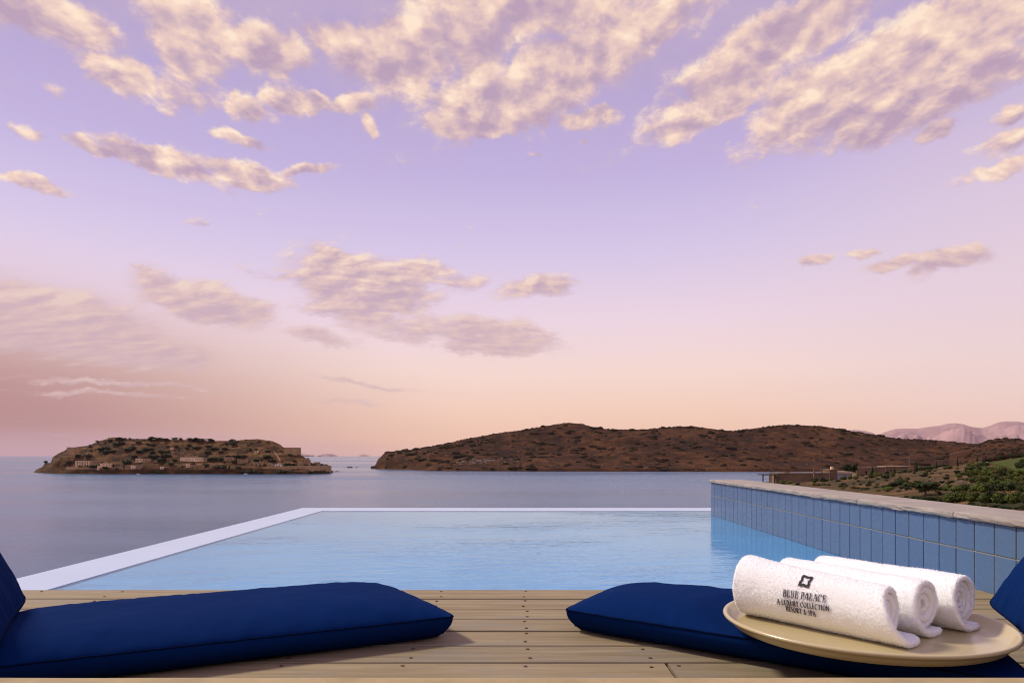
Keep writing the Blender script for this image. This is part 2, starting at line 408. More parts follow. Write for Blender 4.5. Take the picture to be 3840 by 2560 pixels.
def i_z(px, t):
    zr = EYE + (HY - i_sil(px)) / F * (i_D0(px) + i_F(px))
    tf = np.clip(t, 0, 1)
    cliff = 1 - ss(px, 225, 275)                                   # rocky west cape rises straight from the water
    g1 = .19 * ss(tf, 0, .035) + .81 * np.clip((tf - .10) / .90, 0, 1) ** .92
    g2 = .55 * ss(tf, 0, .25) + .45 * tf
    g = g1 * (1 - cliff) + g2 * cliff
    back = np.clip((t - 1) / .8, 0, 1); g = g * (1 - back ** 1.6)
    D = i_D(px, t); X = (px - CX) / F * D
    n = fbm(X / 26, D / 26, 5, 3) * 2.6 + fbm(X / 5, D / 5, 3, 9) * .9
    return SEA - 1.0 + np.maximum(zr - SEA + 1.0, .0) * g + n * ss(g, .02, .25) * (1 - .75 * ss(np.abs(t - 1), .12, 0))
island = Terrain('island', np.linspace(118, 1256, 560), np.concatenate([np.linspace(0, 1, 90), np.linspace(1.03, 1.8, 24)]), i_D, i_z, m_isl,
                 'low terraced brown island ringed by fortress walls', 'island')

# --- brown peninsula
p_sil = interp([(1390, 1770), (1406, 1755), (1412, 1740), (1419, 1725), (1438, 1704.6), (1478, 1697), (1536, 1688), (1616, 1674), (1690, 1659.4), (1764, 1642.4), (1855, 1625.4), (1961, 1611.5), (2041, 1598), (2105, 1588), (2131, 1584.5),
    (2179, 1589), (2222, 1600), (2264, 1608), (2349, 1610.5), (2413, 1610.5), (2493, 1603.6), (2546, 1600), (2594, 1599), (2642, 1604), (2694, 1611), (2751, 1614), (2813, 1606.7), (2888, 1597),
    (2944, 1592), (3001, 1593), (3098, 1600), (3155, 1611), (3241, 1624), (3326, 1638.6), (3383, 1645.5), (3469, 1649.5), (3554, 1655), (3640, 1662.6), (3700, 1666), (3900, 1672), (4300, 1690)])
p_shore = interp([(1390, 1756.5), (1450, 1759), (1560, 1762), (1610, 1765.5), (2100, 1767), (2900, 1768), (3100, 1768), (4300, 1766)])
def p_D0(px): return 26 * F / (p_shore(px) - HY)
def p_F(px): return 26 + 390 * (np.clip((1760 - p_sil(px)) / 176.0, 0, 1)) ** 1.1
def p_D(px, t): return p_D0(px) + t * p_F(px)
def p_z(px, t):
    zr = EYE + (HY - p_sil(px)) / F * (p_D0(px) + p_F(px))
    tf = np.clip(t, 0, 1)
    cl = 1 - ss(px, 1440, 1620)
    g = (1 - cl) * (.05 * ss(tf, 0, .02) + .95 * (.55 * tf + .45 * tf ** 1.7)) + cl * (.45 * ss(tf, 0, .3) + .55 * tf)
    g = g * (1 - np.clip((t - 1) / .8, 0, 1) ** 1.7)
    D = p_D(px, t); X = (px - CX) / F * D
    n = fbm(X / 120, D / 120, 5, 21) * 13 + fbm(X / 9, D / 9, 3, 5) * 1.6
    return SEA - 1.0 + np.maximum(zr - SEA + 1.0, 0) * g + n * ss(g, .0, .35) * (.10 + .9 * ss(np.abs(t - 1), 0, .35))
penin = Terrain('hills', np.linspace(1390, 4300, 700), np.concatenate([np.linspace(0, 1, 110), np.linspace(1.03, 1.8, 20)]), p_D, p_z, m_pen,
                'long dry brown peninsula of rounded hills across the water', 'hills')
# --- nearer hill at the right edge
h_sil = interp([(3560, 1700), (3640, 1676), (3674, 1664.5), (3697, 1657), (3736, 1646.6), (3765, 1644), (3840, 1650), (3950, 1662), (4200, 1690)])
def h_z(px, D):
    zr = EYE + (HY - h_sil(px)) / F * 820.0
    g = 1 - (np.abs(D - 820) / 330.0) ** 1.6
    X = (px - CX) / F * D
    return SEA - 2 + (zr - SEA + 2) * np.maximum(g, 0) + fbm(X / 50, D / 50, 4, 31) * 4 * ss(np.abs(D - 820), 0, 120) + fbm(X / 7, D / 7, 3, 4) * .8
hill2 = Terrain('hill', np.linspace(3560, 4200, 180), np.linspace(490, 1150, 90), lambda p, t: t, h_z, m_pen, 'small rounded brown hill at the right edge', 'hill')
# --- far mountains
def mountain(name, pts, D, depth, label, seed, base=SEA - 5):
    f = interp(pts)
    def z(px, d):
        zr = EYE + (HY - f(px)) / F * D
        g = 1 - (np.abs(d - D) / depth) ** 1.25
        X = (px - CX) / F * d
        return base + (zr - base) * np.maximum(g, 0) + fbm(X / (depth * .16), d / (depth * .16), 5, seed) * depth * .10 * ss(np.abs(d - D), depth * .04, depth * .6)
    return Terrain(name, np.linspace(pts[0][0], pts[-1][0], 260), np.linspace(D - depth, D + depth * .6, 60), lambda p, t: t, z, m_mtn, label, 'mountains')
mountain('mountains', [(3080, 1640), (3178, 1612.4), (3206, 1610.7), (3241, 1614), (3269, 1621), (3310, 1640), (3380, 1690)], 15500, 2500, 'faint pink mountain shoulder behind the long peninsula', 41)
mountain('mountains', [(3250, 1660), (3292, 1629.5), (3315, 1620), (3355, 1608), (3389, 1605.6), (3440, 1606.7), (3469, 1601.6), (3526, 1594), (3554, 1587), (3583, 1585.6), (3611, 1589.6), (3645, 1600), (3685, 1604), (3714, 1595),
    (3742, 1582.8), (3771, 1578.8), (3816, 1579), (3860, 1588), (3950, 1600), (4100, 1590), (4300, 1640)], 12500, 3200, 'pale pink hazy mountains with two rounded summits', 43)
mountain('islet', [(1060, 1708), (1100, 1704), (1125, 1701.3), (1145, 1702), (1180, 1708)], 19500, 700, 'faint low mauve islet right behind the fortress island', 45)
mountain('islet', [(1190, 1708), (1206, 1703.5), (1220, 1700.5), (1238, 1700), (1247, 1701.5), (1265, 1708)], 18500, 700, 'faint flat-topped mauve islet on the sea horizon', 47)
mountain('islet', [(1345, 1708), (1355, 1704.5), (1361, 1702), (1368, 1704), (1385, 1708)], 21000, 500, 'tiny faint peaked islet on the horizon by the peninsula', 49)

# --- near headland with the villa gardens (also carries the pool terrace)
c_y = interp([(2500, 1900), (2760, 1830), (2850, 1808), (2920, 1803), (3060, 1795), (3200, 1786), (3320, 1778), (3430, 1766), (3520, 1752), (3600, 1744), (3680, 1728), (3760, 1717), (3840, 1702), (4200, 1670), (5600, 1600)])
def n_z(px, D):
    dc = (c_y(px) - HY) / F * 420
    right = 3.0 + (dc - 3.0) * (np.minimum(D, 420) / 420)
    left = 1.6 + .30 * D
    s = ss(px - 120 * (fbm(D / 38, px * 0 + 3.3, 4, 66) + .25) * ss(D, 4, 30) * (1 - ss(D, 190, 250)), 2600, 2870)
    drop = right * s + left * (1 - s)
    drop = drop + np.maximum(D - 420, 0) * .45
    X = (px - CX) / F * D
    return EYE - drop + (fbm(X / 14, D / 14, 4, 61) * .9 + fbm(X / 2.5, D / 2.5, 3, 62) * .12) * ss(D, 10, 60)
n_px = np.concatenate([np.linspace(-4200, 2400, 60), np.linspace(2440, 4400, 330), np.linspace(4450, 7500, 40)])
headl = Terrain('ground', n_px, np.concatenate([np.geomspace(1.0, 420, 240), np.linspace(430, 520, 12)]), lambda p, t: t, n_z, m_head,
                'dry scrubby slope below and beside the pool', 'ground')

# --- lawn
l_top = interp([(3700, 1737), (3760, 1728), (3840, 1713), (3960, 1700), (4100, 1690)]); l_bot = interp([(3700, 1738), (3740, 1744), (3782, 1752), (3794, 1767), (3840, 1773), (4100, 1785)])
rows = []
for a in np.linspace(0, 1, 26):
    rows.append([tuple(headl.hit(px, float(l_bot(px) * (1 - a) + l_top(px) * a)) + Vector((0, 0, .10))) for px in np.linspace(3700, 4060, 40)])
o = obj('lawn', grid_mesh('lawn', np.array(rows)), None, m_lawn, True); tag(o, 'smooth mown green lawn on the slope at the right', 'lawn', kind='structure')

# ------------------------------------------------------------------ hill scrub (uncountable)
def blob(seed, seg=7, rings=4):
    r = random.Random(seed); V = [(0, 0, 1.0)]; Fc = []
    for i in range(1, rings + 1):
        th = math.pi * .5 * i / rings
        for k in range(seg):
            a = 2 * math.pi * (k + .5 * i) / seg; q = 1 + r.uniform(-.28, .28)
            V.append((math.sin(th) * math.cos(a) * q, math.sin(th) * math.sin(a) * q, math.cos(th) * q - (.25 if i == rings else 0)))
    for k in range(seg): Fc.append((0, 1 + k, 1 + (k + 1) % seg))
    for i in range(rings - 1):
        for k in range(seg):
            a = 1 + i * seg + k; b = 1 + i * seg + (k + 1) % seg; Fc.append((a, a + seg, b + seg, b))
    return np.array(V), Fc
BL = [blob(i) for i in range(8)]
def scatter(name, places, m, label):
    V = []; Fc = []; n = 0
    for p, sx, sy, sz, k in places:
        bv, bf = BL[k % 8]
        V.append(bv * np.array([sx, sy, sz]) + np.array(p)); Fc += [tuple(i + n for i in f) for f in bf]; n += len(bv)
    o = obj(name, mesh(name, np.concatenate(V), Fc), None, m, False); return tag(o, label, 'scrub', kind='stuff')
pl = []
for i in range(2600):
    px = rnd.uniform(1425, 4000); t = 1 - rnd.random() ** 1.4
    t = min(t, .995)
    if vnoise(px / 60, t * 5, 77) < rnd.uniform(-.55, .25): continue
    p = penin.at(px, t); s = .6 + 4.8 * rnd.random() ** 4
    if p.z < SEA + 1.5: continue
    n = 1 + int(rnd.random() * 2.2)
    for j in range(n):
        q = penin.at(px + rnd.uniform(-3, 3) * s * .6, t)
        pl.append((tuple(q), s * rnd.uniform(.8, 1.9), s, s * rnd.uniform(.5, .8), rnd.randrange(8)))
for i in range(420):                                     # knobbly ridge line
    px = rnd.uniform(1440, 4000); p = penin.at(px, rnd.uniform(.97, 1.02)); s = rnd.uniform(.7, 2.0)
    pl.append((tuple(p), s * 1.4, s, s * .8, rnd.randrange(8)))
for i in range(600):
    px = rnd.uniform(3600, 4150); d = rnd.uniform(520, 835); p = hill2.at(px, d); s = .6 + 1.8 * rnd.random() ** 2
    pl.append((tuple(p), s * 1.3, s, s * .7, rnd.randrange(8)))
scatter('scrub', pl, m_scrub, 'dark low scrub dotted over the brown peninsula')
pl = []
for i in range(900):
    px = rnd.uniform(205, 1150); t = rnd.uniform(.12, .99); p = island.at(px, t)
    if vnoise(px / 30, t * 6, 78) < rnd.uniform(-.4, .3): continue
    s = .4 + 1.1 * rnd.random() ** 2
    pl.append((tuple(p), s * 1.5, s, s * .7, rnd.randrange(8)))
scatter('scrub', pl, m_scrub, 'small dark scrub tufts over the island terraces')
# pale outcrops and boulders
pl = []
for i in range(90):
    px = rnd.gauss(1790, 55); py = rnd.gauss(1729, 5); p = penin.hit(px, py); s = rnd.uniform(.5, 2.4)
    pl.append((tuple(p), s * 1.7, s, s * .7, rnd.randrange(8)))
for i in range(120):
    px = rnd.uniform(2250, 3500); py = rnd.uniform(1735, 1764) if px < 2900 else rnd.uniform(1690, 1745); p = penin.hit(px, py); s = rnd.uniform(.3, 1.1)
    pl.append((tuple(p), s * 1.8, s, s * .6, rnd.randrange(8)))
o = scatter('boulders', pl, m_pale, 'pale rock outcrop and boulders low on the peninsula'); o['category'] = 'rocks'
pl = []
for i in range(110):
    px = rnd.choice([rnd.gauss(3590, 45), rnd.uniform(3300, 3640), rnd.uniform(3380, 3640)]); py = rnd.uniform(1790, 1845) if px > 3450 else rnd.uniform(1790, 1850)
    p = headl.hit(px, py); s = rnd.uniform(.05, .17)
    pl.append((tuple(p), s * 1.4, s, s * .7, rnd.randrange(8)))
o = scatter('stones', pl, m_pale, 'pale stones strewn over the dry slope behind the coping'); o['category'] = 'rocks'

# ------------------------------------------------------------------ vegetation kit
def leaf_cloud(name, n, size, seed, lobes, m, flat=1.0):
    """crown of small leaf-clump faces inside a few lobes; unit footprint, base at z = 0"""
    r = random.Random(seed); V = []; Fc = []
    tot = sum(l[3] * l[3] for l in lobes)
    for (lx, ly, lz, lr, sq) in lobes:
        for i in range(int(n * lr * lr / tot)):
            d = Vector((r.gauss(0, 1), r.gauss(0, 1), r.gauss(0, 1))).normalized()
            q = lr * (1 - .55 * r.random() ** 1.8) * (1 + .22 * mnoise.noise(d * 2.3 + Vector((seed, lx * 9, lz * 9))))
            c = Vector((lx, ly, lz)) + Vector((d.x * q, d.y * q, d.z * q * sq))
            if c.z < .0: c.z = abs(c.z) * .5
            nd = (d + Vector((r.uniform(-.7, .7), r.uniform(-.7, .7), r.uniform(-.3, .9)))).normalized()
            u = nd.orthogonal().normalized(); u.rotate(Matrix.Rotation(r.uniform(0, 6.28), 3, nd)); v = nd.cross(u)
            s = size * r.uniform(.6, 1.35); k = len(V)
            V += [tuple(c + u * s), tuple(c + v * s * .7 + nd * s * .15), tuple(c - u * s), tuple(c - v * s * .7 - nd * s * .1)]; Fc.append((k, k + 1, k + 2, k + 3))
    me = mesh(name, V, Fc); me.materials.append(m); return me
def shrub_lobes(seed):
    r = random.Random(seed); L = [(0, 0, .42, .40, 1.05)]
    for i in range(5): a = r.uniform(0, 6.28); L.append((math.cos(a) * .27, math.sin(a) * .27, r.uniform(.25, .62), r.uniform(.17, .27), .95))
    return L
SHR = {}
for mi, m in enumerate(m_leaf):
    for k in range(3): SHR[mi, k] = leaf_cloud('shrub', 950, .066, 100 + mi * 10 + k, shrub_lobes(50 + mi * 7 + k), m)
ISHR = [leaf_cloud('shrub', 300, .13, 200 + k, shrub_lobes(80 + k), m_ileaf) for k in range(4)]
CYP = leaf_cloud('crown', 900, .05, 5, [(0, 0, .14 + .115 * i, .30 * (1 - (i / 8.2) ** 1.6) + .03, 1.0) for i in range(8)], m_leaf[1])
def dome_lobes(seed, n=9):
    r = random.Random(seed); L = []
    for i in range(n): a = r.uniform(0, 6.28); q = math.sqrt(r.random()) * .34; L.append((math.cos(a) * q, math.sin(a) * q, (.60 if n > 10 else .44) + r.uniform(-.14, .24) - q * .3, r.uniform(.12, .20), .55))
    return L
PINE = [leaf_cloud('crown', 420, .10, 300 + k, dome_lobes(90 + k), m_ileaf) for k in range(3)]
BROAD = [leaf_cloud('crown', 1600, .040, 320 + k, dome_lobes(190 + k, 14) + [(0, 0, .55, .36, .8)], m_leaf[k]) for k in range(2)]
def trunk_mesh(seed, h=.6, r0=.035, limbs=4):
    r = random.Random(seed); b = MB(); b.tube([(0, 0, -.06), (.015, .01, h * .5), (-.01, 0, h)], [r0, r0 * .8, r0 * .55], 7)
    for i in range(limbs):
        a = 6.28 * i / limbs + r.uniform(-.4, .4); b.tube([(0, 0, h * .62), (math.cos(a) * .12, math.sin(a) * .12, h * .9), (math.cos(a) * .24, math.sin(a) * .24, h * 1.08)], [r0 * .5, r0 * .35, r0 * .18], 5)
    me = mesh('trunk', b.V, b.F); me.materials.append(m_bark); return me
TRK = [trunk_mesh(i) for i in range(3)]; CTRK = trunk_mesh(9, .5, .04, 0)

def size_at(p, px_w, px_h): return px_w / F * p.y, px_h / F * p.y
def put_shrub(p, w, h, me, label, group, name='shrub', depth=None):
    o = obj(name, me); o.location = p - Vector((0, 0, .04 * h)); o.rotation_euler = (0, 0, rnd.uniform(0, 6.28)); d = depth or w
    o.scale = (w, w, h); return tag(o, label, 'shrub', group)
def put_tree(name, p, w, h, crown, trunk, label, cat, group=None):
    r = empty(name, p, rnd.uniform(0, 6.28)); r.scale = (w, w, h)
    obj('trunk', trunk, r); obj('crown', crown, r); return tag(r, label, cat, group)

ORD = ['first', 'second', 'third', 'fourth', 'fifth', 'sixth', 'seventh', 'eighth', 'ninth', 'tenth', 'eleventh', 'twelfth', 'thirteenth', 'fourteenth', 'fifteenth', 'sixteenth', 'seventeenth', 'eighteenth', 'nineteenth', 'twentieth',
       'twenty-first', 'twenty-second', 'twenty-third', 'twenty-fourth', 'twenty-fifth', 'twenty-sixth', 'twenty-seventh', 'twenty-eighth']
LOOK = ['green', 'dark green', 'olive', 'russet']
def shrub_row(terr, items, where, group, meshes=None, look=None, adj='rounded', name='shrub'):
    """items: (px, base py, px width, px height, leaf kind); every label counts the row from the left"""
    items = sorted(items); last = len(items) - 1
    for i, (px, py, w, h, k) in enumerate(items):
        p = terr.hit(px, py); ww, hh = size_at(p, w, h)
        me = (meshes[rnd.randrange(len(meshes))] if meshes else SHR[k, rnd.randrange(3)])
        lk = look or LOOK[k]
        pos = 'leftmost' if i == 0 else 'rightmost' if i == last else ORD[i] + ' from left'
        put_shrub(p, ww, hh, me, f'{adj} {lk} {name} {pos} {where}', group, name)

# ------------------------------------------------------------------ headland plants
shrub_row(headl, [(3560 + i * 26 + rnd.uniform(-5, 5), 1886 + rnd.uniform(-8, 4), rnd.uniform(40, 58), rnd.uniform(42, 60), rnd.choice([0, 0, 1])) for i in range(13)], 'in the thick row just behind the coping', 'thick shrub row behind the coping')
shrub_row(headl, [(3640 + i * 24 + rnd.uniform(-6, 6), 1899 + i * 1.5 + rnd.uniform(-3, 3), rnd.uniform(24, 36), rnd.uniform(12, 20), rnd.choice([1, 1, 2])) for i in range(9)], 'on the bare strip closest to the coping', 'low shrubs closest to the coping')
shrub_row(headl, [(3555 + i * 34 + rnd.uniform(-5, 5), 1842 + rnd.uniform(-5, 5) , rnd.uniform(40, 60), rnd.uniform(30, 44), rnd.choice([0, 0, 1])) for i in range(10)], 'in the upper line above the coping row', 'upper shrub line above the coping row')
shrub_row(headl, [(3382 + i * 17 + rnd.uniform(-4, 4), 1872 + i * 1.0 + rnd.uniform(-2, 3), rnd.uniform(26, 36), rnd.uniform(17, 24), rnd.choice([1, 1, 0])) for i in range(11)], 'forming the low hedge along the coping', 'low hedge along the coping')
mass = []
for base, x0, x1, n, hh in ((1752, 3630, 3700, 4, 24), (1768, 3625, 3775, 6, 28), (1785, 3628, 3850, 9, 32), (1806, 3645, 3850, 9, 36), (1828, 3660, 3850, 8, 36)):
    row = [(x0 + (x1 - x0) * (i + .5) / n + rnd.uniform(-6, 6), base + rnd.uniform(-4, 4), rnd.uniform(32, 48), hh * rnd.uniform(.8, 1.15), rnd.choice([0, 0, 0, 1, 2])) for i in range(n)]
    where = {1752: 'in the top row left of the lawn', 1768: 'in the second row beside the lawn', 1785: 'in the row along the foot of the lawn', 1806: 'in the middle row of the green thicket', 1828: 'in the bottom row of the green thicket'}[base]
    shrub_row(headl, row, where, 'green thicket below the lawn')
shrub_row(headl, [(3690 + i * 13 + rnd.uniform(-3, 3), float(np.interp(3690 + i * 13, [3690, 3840], [1733, 1713])), rnd.uniform(18, 30), rnd.uniform(16, 26), rnd.choice([1, 1, 3, 3])) for i in range(13)], 'in the dark hedge above the lawn', 'dark hedge above the lawn')
shrub_row(headl, [(3826, 1756, 40, 34, 1), (3846, 1746, 44, 36, 1), (3862, 1764, 40, 32, 0)], 'on the right edge of the lawn', 'shrubs on the right edge of the lawn')
shrub_row(headl, [(3352, 1826, 46, 24, 1), (3384, 1818, 50, 30, 1), (3412, 1824, 48, 26, 0), (3330, 1838, 40, 18, 0), (3440, 1830, 44, 22, 1)], 'in the dark clump left of the round tree', 'dark clump left of the round tree')
shrub_row(headl, [(3452, 1764, 26, 22, 0), (3470, 1764, 24, 20, 1), (3486, 1762, 26, 22, 1), (3500, 1757, 22, 18, 0), (3514, 1742, 24, 12, 1), (3532, 1741, 24, 13, 1), (3548, 1740, 22, 10, 1), (3560, 1757, 28, 16, 0)], 'on the skyline between the two tallest cypresses', 'skyline shrubs between the cypresses')
shrub_row(headl, [(3345, 1782, 20, 17, 0), (3372, 1774, 22, 16, 0), (3392, 1772, 22, 15, 1), (3412, 1771, 18, 14, 0), (3428, 1776, 14, 12, 1)], 'in front of the flat white roof', 'shrubs in front of the flat white roof')
shrub_row(headl, [(3004, 1806, 22, 20, 1), (3016, 1805, 26, 30, 1), (3030, 1800, 22, 26, 1), (2935, 1812, 36, 14, 0), (2962, 1812, 26, 12, 0), (2984, 1806, 18, 14, 1), (3068, 1794, 22, 11, 1), (3086, 1793, 24, 12, 1), (3102, 1793, 22, 11, 0)], 'against the long stone building', 'shrubs against the long stone building')
shrub_row(headl, [(3056, 1810, 16, 18, 0), (3084, 1802, 16, 20, 0), (3118, 1801, 13, 15, 0), (3168, 1794, 14, 13, 1), (3187, 1795, 18, 16, 0), (3212, 1794, 20, 17, 0), (3233, 1786, 13, 12, 1)], 'in front of the stone house with chimney', 'shrubs in front of the chimney house')
shrub_row(headl, [(3298, 1783, 22, 15, 0), (3312, 1791, 20, 13, 1), (3326, 1777, 16, 14, 1), (3268, 1782, 18, 24, 0), (3283, 1788, 18, 22, 0)], 'right of the arched doorway', 'shrubs right of the arched doorway')
low = []
for i in range(300):
    px = rnd.uniform(2990, 3640); py = rnd.uniform(float(c_y(px)) + 8, 1868)
    if py > 1800 + (px - 2850) * .085 + 6: continue
    if any(abs(px - q[0]) < 13 and abs(py - q[1]) < 6 for q in low): continue
    w = rnd.uniform(12, 28); low.append((px, py, w, w * rnd.uniform(.42, .72), rnd.choice([0, 1, 1, 2, 2])))
bands = {}
for q in low: bands.setdefault(int((q[1] - 1740) // 14), []).append(q)
BN = ['at the very top of the dry slope', 'near the top of the dry slope', 'high on the dry slope', 'above the middle of the dry slope', 'across the middle of the dry slope', 'below the middle of the dry slope', 'low on the dry slope', 'near the foot of the dry slope', 'at the foot of the dry slope', 'at the very foot of the dry slope']
for b, items in sorted(bands.items()):
    for i in range(0, len(items), 1): pass
    shrub_row(headl, items[:26], BN[max(0, min(b, 9))], 'low shrubs on the dry slope', adj='low')
# trees
def on(px, py): return headl.hit(px, py)
p = on(3470, 1858); w, h = size_at(p, 96, 56); put_tree('tree', p, w * 1.15, h * 1.12, BROAD[1], TRK[0], 'big round dark tree standing above the low coping hedge', 'tree')
p = on(3192, 1792); w, h = size_at(p, 54, 64); put_tree('tree', p, w * 1.1, h, BROAD[1], TRK[1], 'spreading tree beside the white walled stone house', 'tree')
cy = [(3354, 1776, 11, 26, 'slim cypress left of the white flag pole'), (3435, 1768, 15, 38, 'broad dark cypress right of the white flag pole'), (3512, 1757, 7, 28, 'thin cypress between two skyline shrub clumps'), (3591, 1748, 8, 34, 'tall slim cypress alone on the skyline'),
      (3664, 1731, 10, 20, 'short cypress above the green thicket'), (3812, 1717, 12, 36, 'tall cypress behind the dark hedge at far right'), (3737, 1712, 8, 18, 'small cypress poking out of the dark hedge'), (3271, 1784, 13, 34, 'pale cypress right of the arched doorway')]
for px, py, w, h, lb in cy:
    p = on(px, py); ww, hh = size_at(p, w, h); put_tree('cypress_tree', p, ww * 1.5, hh, CYP, CTRK, lb, 'tree', 'cypresses on the headland')

# ------------------------------------------------------------------ buildings
def facade(b, w, d, h, openings=(), th=.35, z0=-2.0, back=True, M=None):
    """hollow box of four walls, front wall (y = 0) with real openings (x0, x1, z0, z1)"""
    xs = sorted({0.0, w, *[o[0] for o in openings], *[o[1] for o in openings]}); zs = sorted({z0, h, *[o[2] for o in openings], *[o[3] for o in openings]})
    for i in range(len(xs) - 1):
        for j in range(len(zs) - 1):
            cx, cz = (xs[i] + xs[i + 1]) / 2, (zs[j] + zs[j + 1]) / 2
            if any(o[0] < cx < o[1] and o[2] < cz < o[3] for o in openings): continue
            b.box(xs[i], xs[i + 1], 0, th, zs[j], zs[j + 1], M)
    b.box(0, th, th, d, z0, h, M); b.box(w - th, w, th, d, z0, h, M)
    if back: b.box(th, w - th, d - th, d, z0, h, M)
    return b
def house(name, terr, x0, x1, ytop, ybot, label, cat, m, openings=(), depth=7.0, roof=None, roofm=None, group=None, th=.5, lo=None, ragged=0.0, seed=0, D=None, parts=True):
    """a building spanning picture columns x0..x1 standing on the terrain at its own distance"""
    xm = (x0 + x1) / 2; p = terr.hit(xm, ybot) if D is None else world(xm, ybot, D)
    w, h = size_at(p, x1 - x0, ybot - ytop)
    r = empty(name, (p.x - w / 2, p.y, p.z)); tag(r, label, cat, group)
    ops = [(a * w, b_ * w, c * h, d * h) for a, b_, c, d in openings]
    b = MB(); facade(b, w, depth, h, ops, th)
    if ragged:
        q = random.Random(seed); n = max(3, int(w / 1.6))
        for i in range(n):
            if q.random() < .6: b.box(w * i / n + .003, w * (i + 1) / n, .004, th - .004, h, h + q.uniform(.2, ragged))
        k = q.uniform(.3, .8); b.box(.004, th - .004, th, depth * k, h, h + ragged * .8)
    b.build('wall', m, r)
    fl = MB().box(th, w - th, th, depth - th, -.3, .0); fl.build('floor', m_black if roof or ops else m_ruin, r)  # black floor carries the indoor shade in its colour
    if roof is None and ops and cat in ('building', 'house', 'villa'): MB().box(th, w - th, th, depth - th, h - .55, h - .3).build('roof', m_rooft, r)  # recessed roof added to shut out daylight so the windows read dark
    if roof == 'flat': MB().box(-.3, w + .3, -.3, depth + .3, h, h + .35).build('roof', roofm or m, r)
    if roof == 'hip':
        b = MB(); rh = roof_h(w); n = len(b.V)
        b.V += [(-.4, -.4, h), (w + .4, -.4, h), (w + .4, depth + .4, h), (-.4, depth + .4, h), (w * .38, depth / 2, h + rh), (w * .62, depth / 2, h + rh)]
        b.F += [(0, 1, 5, 4), (1, 2, 5), (2, 3, 4, 5), (3, 0, 4), (3, 2, 1, 0)]; b.build('roof', roofm or m_rooft, r)
    return r, w, h
def roof_h(w): return w * .30
def wins(n, z0, z1, a=.06, b=.94, f=.42):
    s = (b - a) / n; return [(a + s * (i + .5 - f / 2), a + s * (i + .5 + f / 2), z0, z1) for i in range(n)]
IH = 'old stone houses on the island'
house('building', island, 282, 336, 1727.5, 1748, 'long two-storey pale ruin above the left sea wall, ten windows', 'building', m_house, wins(5, .12, .40) + wins(5, .58, .88), 8, group=IH)
house('building', island, 337, 374, 1727.5, 1745, 'roofless wing right of the two-storey pale ruin', 'building', m_ruin, wins(4, .5, .85, .3), 7, group=IH, ragged=1.0, seed=2)
house('building', island, 376, 418, 1737, 1753, 'lower house with three windows behind the left sea wall', 'building', m_house, wins(3, .5, .85, .2, .9, .35), 7, group=IH)
house('building', island, 419, 453, 1738, 1753, 'open fronted ruin with dark bays behind the left sea wall', 'building', m_ruin, [(.05, .34, .1, .8), (.44, .56, .3, .9), (.64, .76, .2, .9), (.84, .94, .2, .9)], 7, group=IH, ragged=.8, seed=5)
house('building', island, 508, 534, 1718, 1733.5, 'small bright square house halfway up the island', 'building', m_house, [(.2, .32, .35, .7), (.62, .75, .5, .8), (.3, .4, 0, .25)], 7, group=IH)
house('building', island, 536, 564, 1720, 1733, 'roofless ruin touching the small bright square house', 'building', m_ruin, [(.4, .5, .2, .6)], 6, group=IH, ragged=1.4, seed=7)
house('building', island, 674.5, 762, 1714, 1730.5, 'long bright house with a row of eight windows mid island', 'building', m_house, [(x, x + .035, .42, .72) for x in (.07, .21, .37, .51, .66, .745, .83, .915)], 8, group=IH)
house('building', island, 763, 775, 1714.5, 1731, 'narrow darker annex right of the eight window house', 'building', m_ruin, [], 8, group=IH)
house('house', island, 1030, 1055, 1742, 1751, 'white house with three dark doorways and hipped roof', 'house', m_white, [(.2, .34, 0, .75), (.42, .56, 0, .75), (.66, .8, 0, .75)], 8, 'hip', group=IH)
house('house', island, 952, 966, 1690, 1702, 'tiny lone house with two windows high on the island', 'house', m_house, [(.15, .38, .5, .85), (.55, .8, .5, .85)], 5, group=IH)
RU = 'ruined stone houses on the island'
house('ruin', island, 838, 877, 1715, 1728, 'wide broken wall ruin right of the eight window house', 'ruin', m_ruin, [(.4, .5, .3, .7), (.7, .8, .3, .6)], 6, group=RU, ragged=1.6, seed=11)
house('ruin', island, 890, 930, 1722, 1737, 'wide ruin with small windows above the white terrace', 'ruin', m_ruin, [(.2, .28, .4, .7), (.55, .63, .5, .8), (.8, .88, .5, .8)], 6, group=RU, ragged=1.8, seed=12)
house('ruin', island, 949, 970, 1732, 1747, 'square ruin with a dark doorway above the white terrace', 'ruin', m_ruin, [(.45, .65, .0, .5)], 6, group=RU, ragged=1.2, seed=13)
house('ruin', island, 972, 986, 1729, 1744, 'narrow tall ruin between square ruin and white house', 'ruin', m_ruin, [(.4, .6, .5, .8)], 5, group=RU, ragged=2.0, seed=14)
house('ruin', island, 1000, 1028, 1738, 1750, 'broken house wall left of the white hipped house', 'ruin', m_ruin, [(.3, .42, .2, .7)], 5, group=RU, ragged=1.6, seed=15)
house('ruin', island, 1140, 1160, 1724, 1746, 'jagged church ruin at the right end of the island', 'ruin', m_ruin, [(.35, .5, .5, .8)], 7, group=RU, ragged=4.5, seed=16)
house('ruin', island, 1118, 1138, 1734, 1746, 'low ruin left of the jagged church ruin', 'ruin', m_ruin, [(.4, .55, .1, .5)], 5, group=RU, ragged=1.2, seed=19)
house('ruin', island, 1178, 1197, 1733, 1746, 'stone hut above the right bastion', 'ruin', m_ruin, [], 6, 'flat', m_rooft, group=RU)
